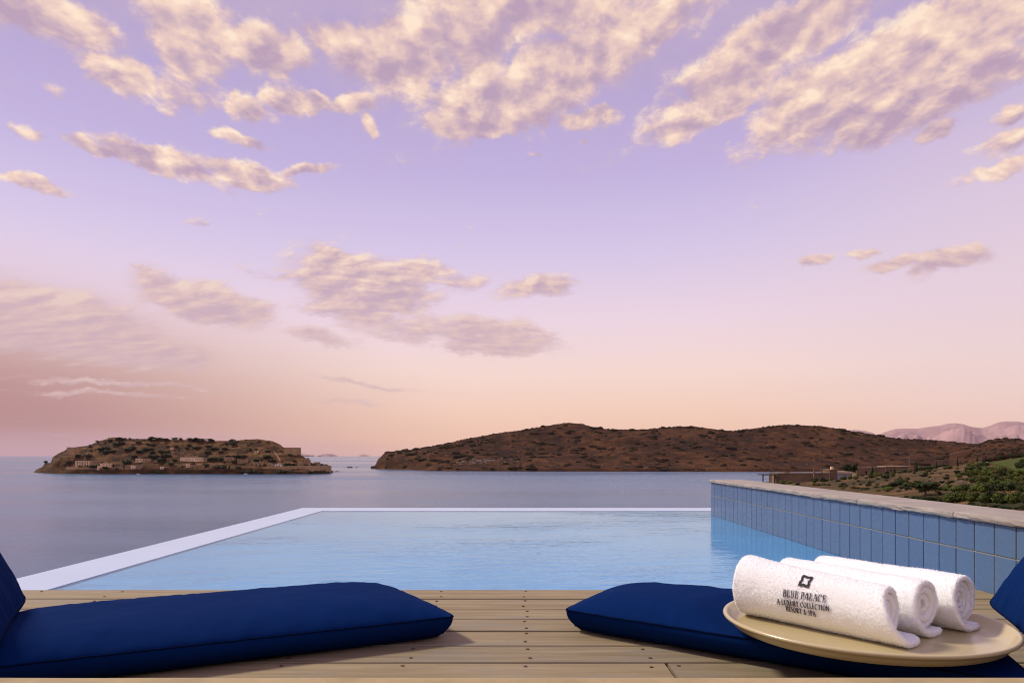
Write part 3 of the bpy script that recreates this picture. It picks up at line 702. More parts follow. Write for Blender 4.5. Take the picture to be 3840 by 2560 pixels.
for i, (a, b, c, d, lb) in enumerate([(364, 381, 1748, 1757, 'small gatehouse hut on the left sea wall top'), (446, 462, 1752, 1759, 'low bright shed right of the open fronted ruin'), (470, 486, 1745, 1758, 'broken gable right of the low bright shed'), (490, 508, 1746, 1757, 'tumbled wall pieces right of the broken gable'), (512, 530, 1744, 1757, 'pair of jagged wall stubs above the landing place'),
    (665, 678, 1742, 1752, 'square bright ruin below the left end of the eight window house'), (698, 712, 1741, 1753, 'ruin with dark door below the eight window house'), (716, 733, 1743, 1755, 'long ruin with dark opening below the eight window house'), (748, 764, 1746, 1755, 'ruin with twin openings below the narrow annex'), (600, 614, 1751, 1758, 'small twin door hut on the sea wall mid island'), (786, 800, 1742, 1753, 'plain ruin on the right below the narrow annex'), (575, 588, 1728, 1735, 'tiny ruin right of the halfway houses'), (637, 650, 1680, 1686, 'small orange ruin high on the terraces'), (643, 654, 1692, 1702, 'ruin with dark arch high on the terraces')]):
    house('ruin', island, a, b, c, d, lb, 'ruin', m_house if i % 3 == 0 else m_ruin, [(.35, .6, .0, .6)] if i % 2 else [(.2, .38, .25, .75), (.6, .78, .25, .75)], 4, group=RU, ragged=1.2, seed=30 + i, th=.35)

# fortress walls
def sea_wall(name, pts, label, thick=2.0, batter=1.2, inset=2.0, terr=None, crenel=False, group='fortress walls of the island', m=None):
    """wall along picture points (px, top py, bottom py, distance past the shore)"""
    r = []; V = []; Fc = []
    for px, yt, yb, off in pts:
        D = float(i_D0(px)) + off
        a = world(px, yt, D); bt = world(px, yb, D); out = Vector((bt.x, bt.y, 0)).normalized()
        r.append((a, Vector((a.x, a.y, min(bt.z, a.z - 1) - 1.5)), out))
    for a, b, out in r:
        V += [tuple(b - out * batter), tuple(a), tuple(a + out * thick), tuple(b + out * thick)]
    n = len(r)
    for i in range(n - 1):
        k = 4 * i
        for j in range(4): Fc.append((k + j, k + 4 + j, k + 4 + (j + 1) % 4, k + (j + 1) % 4))
    Fc.append((0, 1, 2, 3)); Fc.append(tuple(4 * (n - 1) + j for j in (3, 2, 1, 0)))
    o = obj(name, mesh(name, V, Fc), None, m or m_wall); tag(o, label, 'fortress wall', group); return o
sea_wall('fortress_wall', [(246, 1772, 1778, 10), (251, 1749, 1777, 6), (300, 1751, 1777, 3), (360, 1756, 1777, 3), (430, 1757.5, 1777, 3), (508, 1758, 1777, 3), (512, 1758.5, 1777, 8)], 'long bare sea wall at the left of the island')
sea_wall('fortress_wall', [(512, 1760, 1777, 9), (545, 1759, 1776, 9), (556, 1758, 1776, 9)], 'short set-back wall behind the white boat and landing', thick=1.5)
sea_wall('fortress_wall', [(556, 1757, 1776, 8), (580, 1756.5, 1777, 4), (700, 1757, 1777, 3), (760, 1757.5, 1777, 3), (860, 1756, 1776, 4), (928, 1755, 1775, 6)], 'middle sea wall of the island below the ruins')
sea_wall('fortress_wall', [(928, 1755, 1775, 6), (980, 1751, 1774, 7), (1080, 1747, 1773, 8), (1170, 1745, 1773, 8), (1225, 1744, 1773, 6), (1237, 1744.5, 1772, 8), (1243, 1746, 1771, 14), (1243, 1748, 1771, 30)], 'tall right sea wall ending in the corner bastion', thick=3)
sea_wall('terrace_wall', [(928, 1751.8, 1755.5, 14), (970, 1750.3, 1754, 15), (1028, 1749.2, 1753, 16)], 'low whitewashed terrace wall left of the white house', thick=.8, batter=.1, m=m_white)['category'] = 'wall'
def bastion(x0, x1, yt, yb, D, dep, label):
    b = MB(); a = world(x0, yt, D); c = world(x1, yt, D); z0 = world(x0, yb, D).z - 4
    n = len(b.V); q = .8
    b.V += [(a.x - q, a.y - q, z0), (c.x + q, c.y - q, z0), (c.x + q, c.y + dep, z0), (a.x - q, a.y + dep, z0), (a.x, a.y, a.z), (c.x, c.y, c.z), (c.x, c.y + dep, c.z), (a.x, a.y + dep, a.z)]
    b.F += [(0, 1, 5, 4), (1, 2, 6, 5), (2, 3, 7, 6), (3, 0, 4, 7), (4, 5, 6, 7), (3, 2, 1, 0)]
    r = b.build('bastion', m_wall); tag(r, label, 'bastion', 'fortress bastions of the island')
    MB().box(a.x - .25, c.x + .25, a.y - .25, a.y + dep + .2, a.z, a.z + .5).build('parapet', m_wall, r)
bastion(1066, 1111, 1678.5, 1700, 1024, 22, 'square stone bastion high on the right shoulder')
bastion(251, 277, 1677.5, 1692, 1012, 12, 'small stone bastion on the left skyline of the island')
bastion(404, 412, 1642, 1650, 1052, 5, 'tiny ruined lookout block left on the island summit')
bastion(418, 431, 1640.5, 1650, 1052, 5, 'ruined lookout walls beside the summit pine')
o = sea_wall('ridge_wall', [(816, 1651.5, 1656, 86), (850, 1652, 1656, 86), (882, 1651.5, 1656, 86)], 'thin dark wall along the summit ridge', thick=1.0, batter=.1)
o = sea_wall('slope_wall', [(1027, 1689, 1692, 45), (1037, 1701, 1704, 38), (1052, 1722, 1726, 24)], 'thin wall running down the right slope', thick=1.0, batter=.1)

# island plants
IS = 'shrubs on the island'
shrub_row(island, [(412, 1655, 18, 12, 0), (436, 1668, 30, 12, 0), (455, 1664, 26, 10, 0), (518, 1660, 22, 10, 0), (556, 1667, 18, 8, 0), (574, 1668, 24, 8, 0), (626, 1674, 14, 6, 0), (658, 1675, 22, 8, 0), (707, 1671, 18, 8, 0), (738, 1680, 30, 9, 0), (784, 1676, 26, 9, 0)], 'on the upper terraces', IS, ISHR, 'dark green')
shrub_row(island, [(285, 1693, 22, 10, 0), (342, 1691, 12, 8, 0), (380, 1690, 26, 18, 0), (403, 1684, 22, 16, 0), (420, 1694, 34, 10, 0), (398, 1697, 30, 12, 0), (478, 1690, 34, 14, 0), (497, 1682, 24, 12, 0), (522, 1697, 34, 14, 0), (540, 1690, 30, 16, 0), (566, 1686, 24, 10, 0), (570, 1698, 24, 9, 0), (606, 1697, 26, 14, 0), (630, 1696, 18, 10, 0)], 'on the left middle terraces', IS, ISHR, 'dark green')
shrub_row(island, [(700, 1683, 16, 10, 0), (780, 1700, 28, 14, 0), (826, 1697, 20, 10, 0), (805, 1684, 36, 10, 0), (840, 1683, 24, 8, 0), (936, 1688, 13, 11, 0), (960, 1686, 12, 8, 0), (1003, 1692, 24, 7, 0), (1086, 1707, 16, 9, 0), (847, 1667, 12, 9, 0), (875, 1668, 26, 15, 0), (932, 1671, 14, 8, 0)], 'on the right middle terraces', IS, ISHR, 'dark green')
shrub_row(island, [(290, 1713, 20, 12, 0), (332, 1713, 34, 14, 0), (260, 1738, 24, 14, 0), (473, 1736, 38, 20, 0), (500, 1714, 28, 12, 0), (540, 1719, 22, 9, 0), (575, 1716, 46, 16, 0), (604, 1728, 40, 14, 0), (625, 1712, 40, 14, 0), (655, 1727, 20, 10, 0), (765, 1714, 40, 9, 0), (640, 1741, 28, 13, 0)], 'around the halfway houses', IS, ISHR, 'bushy green')
shrub_row(island, [(795, 1726, 34, 18, 0), (830, 1726, 26, 16, 0), (760, 1713, 30, 8, 0), (870, 1715, 42, 12, 0), (905, 1713, 40, 10, 0), (955, 1730, 26, 14, 0), (975, 1728, 22, 12, 0), (1000, 1714, 34, 14, 0), (1020, 1728, 36, 10, 0), (1078, 1745, 26, 14, 0), (1100, 1744, 24, 9, 0), (1105, 1730, 18, 9, 0)], 'above the right sea wall', IS, ISHR, 'bushy green')
shrub_row(island, [(300, 1751, 18, 8, 0), (353, 1753, 44, 14, 0), (395, 1756, 24, 10, 0), (440, 1759, 16, 5, 0), (722, 1742, 18, 9, 0), (772, 1747, 26, 14, 0), (815, 1757, 28, 14, 0), (842, 1756, 22, 18, 0), (860, 1757, 9, 16, 0), (894, 1757, 20, 12, 0), (880, 1735, 22, 13, 0)], 'just behind the sea walls', IS, ISHR, 'dark')
shrub_row(island, [(566, 1772, 10, 10, 0), (577, 1772, 12, 11, 0), (590, 1773, 16, 11, 0), (604, 1774, 12, 7, 0), (910, 1774, 22, 12, 0), (932, 1773, 26, 14, 0), (954, 1773, 24, 14, 0), (978, 1774, 24, 12, 0), (1044, 1773, 22, 12, 0), (1066, 1773, 20, 14, 0), (1086, 1772, 16, 9, 0)], 'on the shore below the sea walls', IS, ISHR, 'dark')
shrub_row(island, [(1128, 1773, 10, 8, 0), (1160, 1773, 18, 10, 0), (1172, 1773, 10, 9, 0), (1186, 1773, 8, 8, 0), (1204, 1773, 10, 8, 0), (1216, 1773, 8, 8, 0), (1229, 1773, 9, 8, 0)], 'at the foot of the corner bastion wall', IS, ISHR, 'dark')
shrub_row(island, [(1148, 1746, 18, 8, 0), (1164, 1741, 14, 9, 0), (1178, 1746, 22, 9, 0), (1206, 1745, 18, 9, 0), (1222, 1746, 16, 8, 0), (1246, 1764, 10, 7, 0)], 'on top of the corner bastion', IS, ISHR, 'dark')
ps = [(448, 1650, 34, 15, 'wide leaning pine crown at the summit lookout'), (470, 1644, 10, 8, 'small pine right of the summit lookout'), (485, 1645, 11, 7, 'small forked pine in the gap on the skyline'), (515, 1645, 7, 5, 'tiny lone tree in the middle of the skyline gap'),
      (573, 1650, 38, 16, 'large dark pine starting the middle ridge grove'), (598, 1649, 30, 13, 'flat pine in the middle ridge grove'), (624, 1652, 34, 13, 'dark pine ending the middle ridge grove'), (657, 1646, 24, 12, 'flat topped pine left of the ridge gap'), (675, 1647, 16, 12, 'upright pine at the ridge gap'),
      (712, 1650, 32, 13, 'flat pine beginning the right ridge grove'), (738, 1651, 34, 13, 'wide flat pine inside the right ridge grove'), (760, 1654, 34, 14, 'dense pine inside the right ridge grove'), (788, 1655, 32, 15, 'ragged pine ending the right ridge grove'), (872, 1655, 24, 12, 'windblown pine alone on the right ridge'),
      (172, 1737, 14, 14, 'lone bushy tree on the left cape'), (338, 1670, 12, 6, 'tiny flat tree on the left skyline slope'), (364, 1654, 12, 8, 'dark tuft tree on the left skyline slope')]
for i, (px, py, w, h, lb) in enumerate(ps):
    p = island.hit(px, py + 1.5); p = island.at(px, .97) if p.y > float(i_D(px, .97)) else p
    ww, hh = size_at(p, w, h); put_tree('pine_tree', p, ww * 1.15, hh * 1.25, PINE[i % 3], TRK[i % 3], lb, 'tree', 'pines on the island skyline')

# boats, reef, rocks
def boat(px, py, w, label):
    D = 26 * F / (py - HY); L = w / F * D; r = empty('boat', ((px - CX) / F * D, D, SEA)); tag(r, label, 'boat', 'white boats by the island')
    secs = []
    for i in range(9):
        u = i / 8; wd = L * .16 * (1 - max(0, (u - .45) / .55) ** 2.2) * (.82 + .18 * min(1, u * 4)); hz = L * (.11 + .06 * u * u)
        x = -L / 2 + L * u; secs.append([(x, -wd, hz), (x, -wd * .8, 0), (x, 0, -L * .04), (x, wd * .8, 0), (x, wd, hz)])
    V = [p for s in secs for p in s]; Fc = [(5 * i + j, 5 * i + j + 1, 5 * i + j + 6, 5 * i + j + 5) for i in range(8) for j in range(4)] + [(5 * i, 5 * i + 5, 5 * i + 9, 5 * i + 4) for i in range(8)] + [(0, 4, 3, 2, 1)]
    obj('hull', mesh('hull', V, Fc), r, m_white)
    b = MB(); b.box(-L * .2, L * .12, -L * .09, L * .09, L * .12, L * .27); b.build('cabin', m_white, r)
    MB().box(-L * .14, L * .124, -L * .094, L * .094, L * .18, L * .235).build('window', m_black, r)
boat(519, 1777.5, 13, 'small white boat at the landing below the left sea wall')
boat(921, 1777.5, 15, 'small white boat moored below the dark shore shrubs')
def rock(px, py, w, h, label, seed, D=None):
    D = D or 26 * F / (py - HY); r = random.Random(seed); W, H = w / F * D, h / F * D
    V = []; Fc = []; n = 14
    for i in range(n + 1):
        u = i / n; e = math.sin(math.pi * u) ** .5 * (.45 + .75 * r.random())
        for j in range(7):
            a = math.pi * j / 6; V.append((-W / 2 + W * u, -math.cos(a) * W * .18 * (e + .1), math.sin(a) * H * e - .35 * (j in (0, 6))))
    for i in range(n):
        for j in range(6): k = 7 * i + j; Fc.append((k, k + 1, k + 8, k + 7))
    o = obj('rock', mesh('rock', V, Fc), None, m_rock); o.location = ((px - CX) / F * D, D, SEA); tag(o, label, 'rock', 'rocks in the strait')
rock(1312, 1753, 25, 6, 'dark rock stack standing in the strait', 1); rock(1338, 1752, 18, 2, 'low reef trailing right of the rock stack', 2); rock(1292, 1753, 7, 1.5, 'tiny rock left of the rock stack', 3)
rock(1263, 1768, 42, 3, 'flat dark reef off the corner bastion', 4); rock(1452, 1760, 44, 3, 'low dark reef off the peninsula tip', 5); rock(1487, 1758.5, 14, 2, 'small reef close to the peninsula shore', 6)

# villas on the headland
HV = 'stone villas on the headland'
# pergola
pp = on(2905, 1806); D0 = 262.0
r = empty('pergola', world(2862, 1808, D0)); tag(r, 'timber pergola with thin posts against the sea', 'pergola')
w, h = size_at(Vector((0, D0, 0)), 57, 27); dp = 5.0
b = MB(); b.box(-.25, w + .1, -.2, dp + .2, h, h + .22); b.build('beam_roof', m_darkwood, r)
for k in range(11): pass
b = MB()
for k in range(12): b.box(w * k / 11 - .06, w * k / 11 + .06, -.5, dp + .4, h + .22, h + .36)
b.build('slat_roof', m_darkwood, r)
for u, wd in ((.02, .09), (.19, .09), (.53, .09), (.62, .07), (.68, .09), (.78, .17), (.96, .07)):
    MB().box(w * u - wd, w * u + wd, .0 if u in (.02, .53, .78) else dp * .7, wd * 2 + (.0 if u in (.02, .53, .78) else dp * .7), -3, h).build('post', m_darkwood, r)
r, w, h = house('villa', headl, 2918, 3050, 1775, 1806, 'long low stone building right of the pergola', 'villa', m_villa, [], 9, None, group=HV, D=264)
b = MB(); b.box(-.2, w + .2, -.2, 9.2, h, h + .22); b.build('roof', m_rooft, r); MB().box(w * .28, w * .42, 3, 6, h + .22, h + .62).build('skylight', m_rooft, r)
r, w, h = house('villa', headl, 3050.5, 3111, 1774, 1795, 'stone wing between the thin pillar and the chimney house', 'villa', m_villa, [], 9, None, group=HV, D=270)
MB().box(-.1, w - .02, -.2, 9.2, h, h + .2).build('roof', m_rooft, r)
q = world(3051, 1792, 262); MB().box(q.x, q.x + .48, q.y, q.y + .48, q.z - 1, q.z + 3.3).build('stone_pillar', m_villa); tag(bpy.data.objects['stone_pillar'], 'thin stone pillar rising above the long low building', 'pillar')
r, w, h = house('house', headl, 3112, 3140, 1763, 1793, 'square stone house block with a chimney', 'house', m_villa, [(.05, .12, 0, .5)], 8, 'flat', m_villa, group=HV, D=280)
MB().box(w * .5, w * .78, 2, 3, h + .35, h + 1.5).build('chimney', m_house, r)
r, w, h = house('house', headl, 3140.5, 3190, 1776, 1794, 'pale grey walled house under a bright flat slab roof', 'house', m_grey, [(.6, .7, .15, .6)], 8, None, group=HV, D=280)
MB().box(-.3, w + .6, -.6, 8.2, h, h + .9).build('roof', m_slab, r)
r, w, h = house('villa', headl, 3212, 3265, 1755, 1783, 'brown stone villa with an arched doorway', 'villa', m_villa, [(.555, .745, .18, .5)], 10, 'flat', m_villa, group=HV, D=400)
# round the door head
b = MB(); cx, zz, rad = .65 * w, .5 * h, .095 * w
pts = [(cx + rad * 1.25 * math.cos(a), .0, zz + rad * 1.25 * math.sin(a)) for a in np.linspace(0, math.pi, 13)]
for k in range(12):
    a0, a1 = pts[k], pts[k + 1]; i0 = (cx + (a0[0] - cx) * .78, -.14, zz + (a0[2] - zz) * .78); i1 = (cx + (a1[0] - cx) * .78, -.14, zz + (a1[2] - zz) * .78)
    b.quad((a0[0], -.14, a0[2]), (a1[0], -.14, a1[2]), i1, i0)
b.build('door_arch', m_ruin, r)
b = MB(); b.V += [(cx, -.06, zz)] + [(cx + rad * math.cos(a), -.06, zz + rad * math.sin(a)) for a in np.linspace(0, math.pi, 13)]; b.F += [(0, k + 1, k + 2) for k in range(12)]; b.build('fanlight', m_black, r)
MB().box(cx - rad * .6, cx + rad * .6, .7, .8, .18 * h, .5 * h).build('door', plain('door_wood', (.32, .17, .06, 1), .6), r)
r, w, h = house('villa', headl, 3266, 3320, 1754.5, 1782, 'plain stone villa wing right of the arched doorway', 'villa', m_villa, [], 10, 'flat', m_villa, group=HV, D=404)
r, w, h = house('villa', headl, 3321, 3412, 1749, 1776, 'stone villa with a thin white flat roof', 'villa', m_villa, [(.2, .26, .3, .6)], 9, None, group=HV, D=410)
MB().box(-.3, w + .3, -.5, 9.2, h, h + .22).build('roof', m_slab, r)
q = world(3409, 1749, 405); r = empty('flag_pole', q); tag(r, 'thin white pole standing above the flat white roof', 'pole'); MB().tube([(0, 0, -4), (0, 0, 0), (0, 0, 5.6)], [.09, .08, .06], 8).build('shaft', m_slab, r)
MB().box(-.3, .3, -.3, .3, -4.4, -3.6).build('base', m_villa, r)
def pole(px, yt, yb, D, label):
    q = world(px, yb, D); H = (yb - yt) / F * D; r = empty('utility_pole', q); tag(r, label, 'utility pole')
    MB().tube([(0, 0, -1.5), (0, 0, H)], [.22, .16], 8).build('shaft', m_darkwood, r); MB().box(-.8, .8, -.06, .06, H * .80, H * .80 + .12).build('crossarm', m_darkwood, r)
    return q + Vector((0, 0, H * .8))
pa = pole(3082, 1714, 1784, 255, 'tall dark utility pole above the stone wing')
o = MB().tube([tuple(world(2800, 1797, 240).lerp(pa, k / 12) - Vector((0, 0, 2.2 * math.sin(math.pi * k / 12)))) for k in range(13)], .025, 5).build('power_cable', m_darkwood); tag(o, 'thin dark cable sagging from the utility pole to the left', 'cable')
q = on(3702, 1742); r = empty('garden_lamp', q); tag(r, 'white twin globe garden lamp at the lawn tip', 'lamp')
s = q.y / F; MB().tube([(0, 0, -.2), (0, 0, 10 * s)], .5 * s, 6).build('post', m_white, r)
for sx in (-1, 1):
    bm = bmesh.new(); bmesh.ops.create_uvsphere(bm, u_segments=10, v_segments=7, radius=1.5 * s, matrix=Matrix.Translation((sx * 1.8 * s, 0, 9 * s))); me = bpy.data.meshes.new('globe'); bm.to_mesh(me); bm.free(); obj('globe', me, r, m_white, True)

# ------------------------------------------------------------------ deck, ledge
def f_wood(t, p):
    g = geo(t); gi = t.add('ShaderNodeNewGeometry').outputs['Random Per Island']
    off = t.xyz(t.math('MULTIPLY', gi, 37.0), t.math('MULTIPLY', gi, 11.0), 0.0)
    gs = t.vmath('ADD', t.mapping(g, scale=(1.0, 14.0, 6.0)), off)
    n1 = t.noise(gs, 2.6, 7, .66, .5); n2 = t.noise(gs, 14.0, 5, .65); n3 = t.noise(t.vmath('ADD', t.mapping(g, scale=(1, 2.2, 1)), off), 2.2, 5, .6)
    n4 = t.noise(t.mapping(g, scale=(1, 3, 1)), 160.0, 3, .7)
    col = t.ramp(n1, [(.30, (.205, .148, .084, 1)), (.5, (.268, .203, .118, 1)), (.70, (.345, .270, .162, 1))])
    col = t.mix(t.mapr(n2, .55, .72, 0, .4), col, (.185, .135, .085, 1))
    col = t.mix(t.mapr(n3, .50, .66, 0, .8), col, (.235, .208, .172, 1))       # weathered silver grey patches
    col = t.mix(t.mapr(n4, .58, .70, 0, .35), col, (.16, .115, .07, 1))
    t.put(p.inputs['Base Color'], t.mix(1.0, col, t.ramp(gi, [(0, (.80, .83, .84, 1)), (.5, (.93, .945, .92, 1)), (1, (1.02, 1.02, .95, 1))]), 'MULTIPLY'))
    p.inputs['Roughness'].default_value = .72; p.inputs['Specular IOR Level'].default_value = .3
    bump(t, p, t.math('ADD', t.math('MULTIPLY', n2, .6), t.math('MULTIPLY', n4, .4)), .35, .002)
m_wood = mat('weathered_deck_wood', f_wood)
m_plug = plain('rusty_screw_head', (.10, .048, .03, 1), .7, 90, .3)

seams = [2.396, 2.246, 2.099, 1.970, 1.834, 1.693, 1.555, 1.420, 1.280, 1.140, 1.000, .860]
gaps = [0, .0120, .0090, .0088, .0135, .0095, .0098, .009, .009, .009, .009, .009]
b = MB()
def plank(x0, x1, y0, y1):
    c = .0016; w = .0012 * rnd.uniform(-1, 1); n = 26; k0 = len(b.V)
    prof = lambda ya, yb: [(ya, -.024), (ya, -c), (ya + c, 0), (yb - c, 0), (yb, -c), (yb, -.024)]
    for i in range(n + 1):
        x = x0 + (x1 - x0) * i / n; e0 = .0011 * mnoise.noise(Vector((x * 3, y0 * 9, 1))); e1 = .0011 * mnoise.noise(Vector((x * 3, y1 * 9, 7)))
        for (y, z) in prof(y0 + e0, y1 + e1): b.V.append((x, y, z + .001 * mnoise.noise(Vector((x, y0 * 5, 2))) * (z > -.02)))
    for i in range(n):
        for j in range(6): a = k0 + 6 * i + j; a2 = k0 + 6 * i + (j + 1) % 6; b.F.append((a, a2, a2 + 6, a + 6))
    b.F.append(tuple(k0 + j for j in range(6))[::-1]); e = k0 + 6 * n; b.F.append(tuple(e + j for j in range(6)))
for i in range(len(seams) - 1):
    y1 = seams[i] - gaps[i] / 2; y0 = seams[i + 1] + gaps[i + 1] / 2
    if i in (0, 1): cuts = [-3.2, 3.2]
    elif i == 6: cuts = [-3.2, .3385, 3.2]
    else: cuts = [-3.2, 3.2]
    for a, c in zip(cuts[:-1], cuts[1:]): plank(a + .0035, c - .0045, y0, y1)
deck = b.build('deck', m_wood); tag(deck, 'weathered pale timber deck of wide planks beside the pool', 'deck', kind='structure')
MB().box(-3.2, 3.2, .5, 2.37, -1.4, -.0255).build('deck_base', m_black, deck)  # substructure coloured black to put shade into the plank gaps
me = MB().tube([(0, 0, -.004), (0, 0, .0006)], .0043, 10); sm = mesh('screw', me.V, me.F); sm.materials.append(m_plug)
for i in range(7):
    for jx in (-1.618, -1.343, -.793, -.518, -.244, .031, .307, .356, .86):
        if jx in (.356,) and i != 6: continue
        for q in (.24, .78):
            if i == 6 and q < .5 : continue
            yy = seams[i + 1] + (seams[i] - seams[i + 1]) * (q + rnd.uniform(-.04, .04))
            o = obj('screw', sm, deck); o.location = (jx + rnd.uniform(-.008, .008), yy, .0012)
def f_ledge(t, p):
    g = geo(t); n1 = t.noise(g, 9, 6, .65); n2 = t.noise(g, 130, 4, .7); n3 = t.noise(g, 45, 4, .6)
    col = t.ramp(n1, [(.35, (.31, .228, .112, 1)), (.65, (.40, .305, .160, 1))])
    col = t.mix(t.mapr(n2, .58, .7, 0, .5), col, (.27, .19, .11, 1)); col = t.mix(t.mapr(n3, .64, .74, 0, .45), col, (.30, .17, .09, 1))
    t.put(p.inputs['Base Color'], col); p.inputs['Roughness'].default_value = .85; bump(t, p, n2, .4, .002)
m_ledge = mat('sandy_stone', f_ledge)
b = MB(); n = 60; V = []; Fc = []
prof = [(.50, .0), (.50, .121), (1.066, .121), (1.0755, .1195), (1.079, .115), (1.08, .0)]
for i in range(n + 1):
    x = -1.6 + 3.2 * i / n
    for (y, z) in prof: V.append((x, y + .0012 * mnoise.noise(Vector((x * 7, y, 3))), z + .0007 * mnoise.noise(Vector((x * 5, y, 8))) * (z > .05)))
for i in range(n):
    for j in range(6): a = 6 * i + j; a2 = 6 * i + (j + 1) % 6; Fc.append((a, a2, a2 + 6, a + 6))
Fc.append((5, 4, 3, 2, 1, 0)); Fc.append(tuple(6 * n + j for j in range(6)))
o = obj('stone_ledge', mesh('stone_ledge', V, Fc), None, m_ledge); tag(o, 'sandy stone ledge running along the very front of the deck', 'ledge')

# ------------------------------------------------------------------ pool
WZ = -.030
def f_basin(t, p):
    g = geo(t); n = t.noise(g, 1.3, 4, .55)
    t.put(p.inputs['Base Color'], t.ramp(n, [(.35, (.12, .47, .90, 1)), (.65, (.145, .51, .93, 1))])); p.inputs['Roughness'].default_value = .6
m_basin = mat('pale_blue_pool_plaster', f_basin)
m_lip = plain('white_pool_edge', (.46, .56, .70, 1), .35, 3, .03)
XL0, XL1, YF0, YF1 = -1.996, -1.717, 6.16, 6.52
b = MB(); b.box(XL1, 2.1, 2.30, YF0, -.30, -.037)                          # floor
o = b.build('pool_basin', m_basin); tag(o, 'pale blue shallow pool basin', 'pool', kind='structure')
b = MB(); b.box(XL0, XL1, 2.2, YF1, -2.4, -.0285); b.box(XL1, 2.1, YF0, YF1, -2.4, -.0285)
o = b.build('pool_edge', m_lip); tag(o, 'white overflow edge along the left and far side of the pool', 'pool edge', kind='structure')
def f_water(t, p):
    g = geo(t)
    n1 = t.noise(t.mapping(g, scale=(.55, 1.5, 1)), 7.0, 4, .55, .3); n2 = t.noise(t.mapping(g, scale=(.8, 1.4, 1)), 24.0, 3, .5); n3 = t.noise(t.mapping(g, scale=(.5, .9, 1)), 1.1, 2, .5)
    h = t.math('MULTIPLY', t.math('ADD', n1, t.math('MULTIPLY', n2, .30)), t.mapr(n3, .36, .66, .25, 1.0))
    bp = t.add('ShaderNodeBump'); bp.inputs['Strength'].default_value = .30; bp.inputs['Distance'].default_value = .02; t.put(bp.inputs['Height'], h)
    tr = t.add('ShaderNodeBsdfTransparent'); tr.inputs[0].default_value = (.90, .965, 1.0, 1)
    gl = t.add('ShaderNodeBsdfGlossy'); gl.inputs['Roughness'].default_value = .012; gl.inputs[0].default_value = (.78, .95, 1.0, 1); t.l.new(bp.outputs[0], gl.inputs['Normal'])
    fr = t.add('ShaderNodeFresnel'); fr.inputs[0].default_value = 1.36; t.l.new(bp.outputs[0], fr.inputs['Normal'])
    mx = t.add('ShaderNodeMixShader'); t.l.new(fr.outputs[0], mx.inputs[0]); t.l.new(tr.outputs[0], mx.inputs[1]); t.l.new(gl.outputs[0], mx.inputs[2])
    t.l.new(mx.outputs[0], t.n['Material Output'].inputs[0])
m_water = mat('pool_water', f_water)
o = MB().quad((XL1, 2.31, WZ), (2.09, 2.31, WZ), (2.09, YF0, WZ), (XL1, YF0, WZ)).build('pool_water', m_water); tag(o, 'still pale blue pool water brimming to the edge', 'pool water', kind='structure')

# tiled pool wall with a rough stone coping
wl = empty('pool_wall', (1.642, 5.80, 0), math.atan2(-1, -.0115)); tag(wl, 'blue tiled pool wall with rough stone coping at the right', 'wall')
LW = 5.2
m_grout = plain('grout', (.25, .235, .165, 1), .9, 60, .2)
def f_tile(t, p):
    g = geo(t); gi = t.add('ShaderNodeNewGeometry').outputs['Random Per Island']; n = t.noise(g, 5, 4, .6)
    c = t.ramp(t.math('ADD', t.math('MULTIPLY', n, .5), t.math('MULTIPLY', gi, .5)), [(.3, (.078, .134, .240, 1)), (.7, (.086, .146, .258, 1))])
    t.put(p.inputs['Base Color'], c); t.put(p.inputs['Roughness'], t.mapr(t.noise(g, 30, 3, .6), .4, .6, .18, .32))
m_tile = mat('blue_glazed_tile', f_tile)
MB().box(0, LW, .0028, .235, -2.5, .2355).build('core', m_grout, wl)
b = MB(); nt = int(LW / .1025); zr = [(.1332, .2350), (-.0720, .1288), (-.277, -.0765)]
for i in range(nt):
    for (z0, z1) in zr:
        j = rnd.uniform(-.0006, .0006); x0 = .1025 * i + .0021; x1 = .1025 * (i + 1) - .0021; c = .0015; k = len(b.V)
        for (x, z, y) in ((x0, z0, .0040), (x1, z0, .0040), (x1, z1, .0040), (x0, z1, .0040), (x0, z0, c + j), (x1, z0, c + j), (x1, z1, c + j), (x0, z1, c + j), (x0 + c, z0 + c, j), (x1 - c, z0 + c, j), (x1 - c, z1 - c, j), (x0 + c, z1 - c, j)): b.V.append((x, y, z))
        for q in (0, 4): b.F += [(k + q + a, k + q + (a + 1) % 4, k + q + 4 + (a + 1) % 4, k + q + 4 + a) for a in range(4)]
        b.F.append((k + 8, k + 9, k + 10, k + 11))
b.build('tile_face', m_tile, wl)
def f_cop(t, p):
    g = geo(t); n1 = t.noise(g, 7, 6, .65); n2 = t.noise(g, 60, 5, .7); n3 = t.noise(g, 22, 4, .6)
    col = t.ramp(n1, [(.35, (.285, .240, .205, 1)), (.65, (.37, .315, .270, 1))])
    col = t.mix(t.mapr(n2, .56, .70, 0, .45), col, (.27, .21, .17, 1)); col = t.mix(t.mapr(n3, .62, .72, 0, .4), col, (.30, .25, .21, 1))
    t.put(p.inputs['Base Color'], col); p.inputs['Roughness'].default_value = .9; bump(t, p, t.math('ADD', n2, t.math('MULTIPLY', n3, .6)), .6, .004)
m_cop = mat('rough_coping_stone', f_cop)
b = MB(); cut = [-.012, .76, 1.07, 1.80, 2.56, 3.285, 4.15, LW]
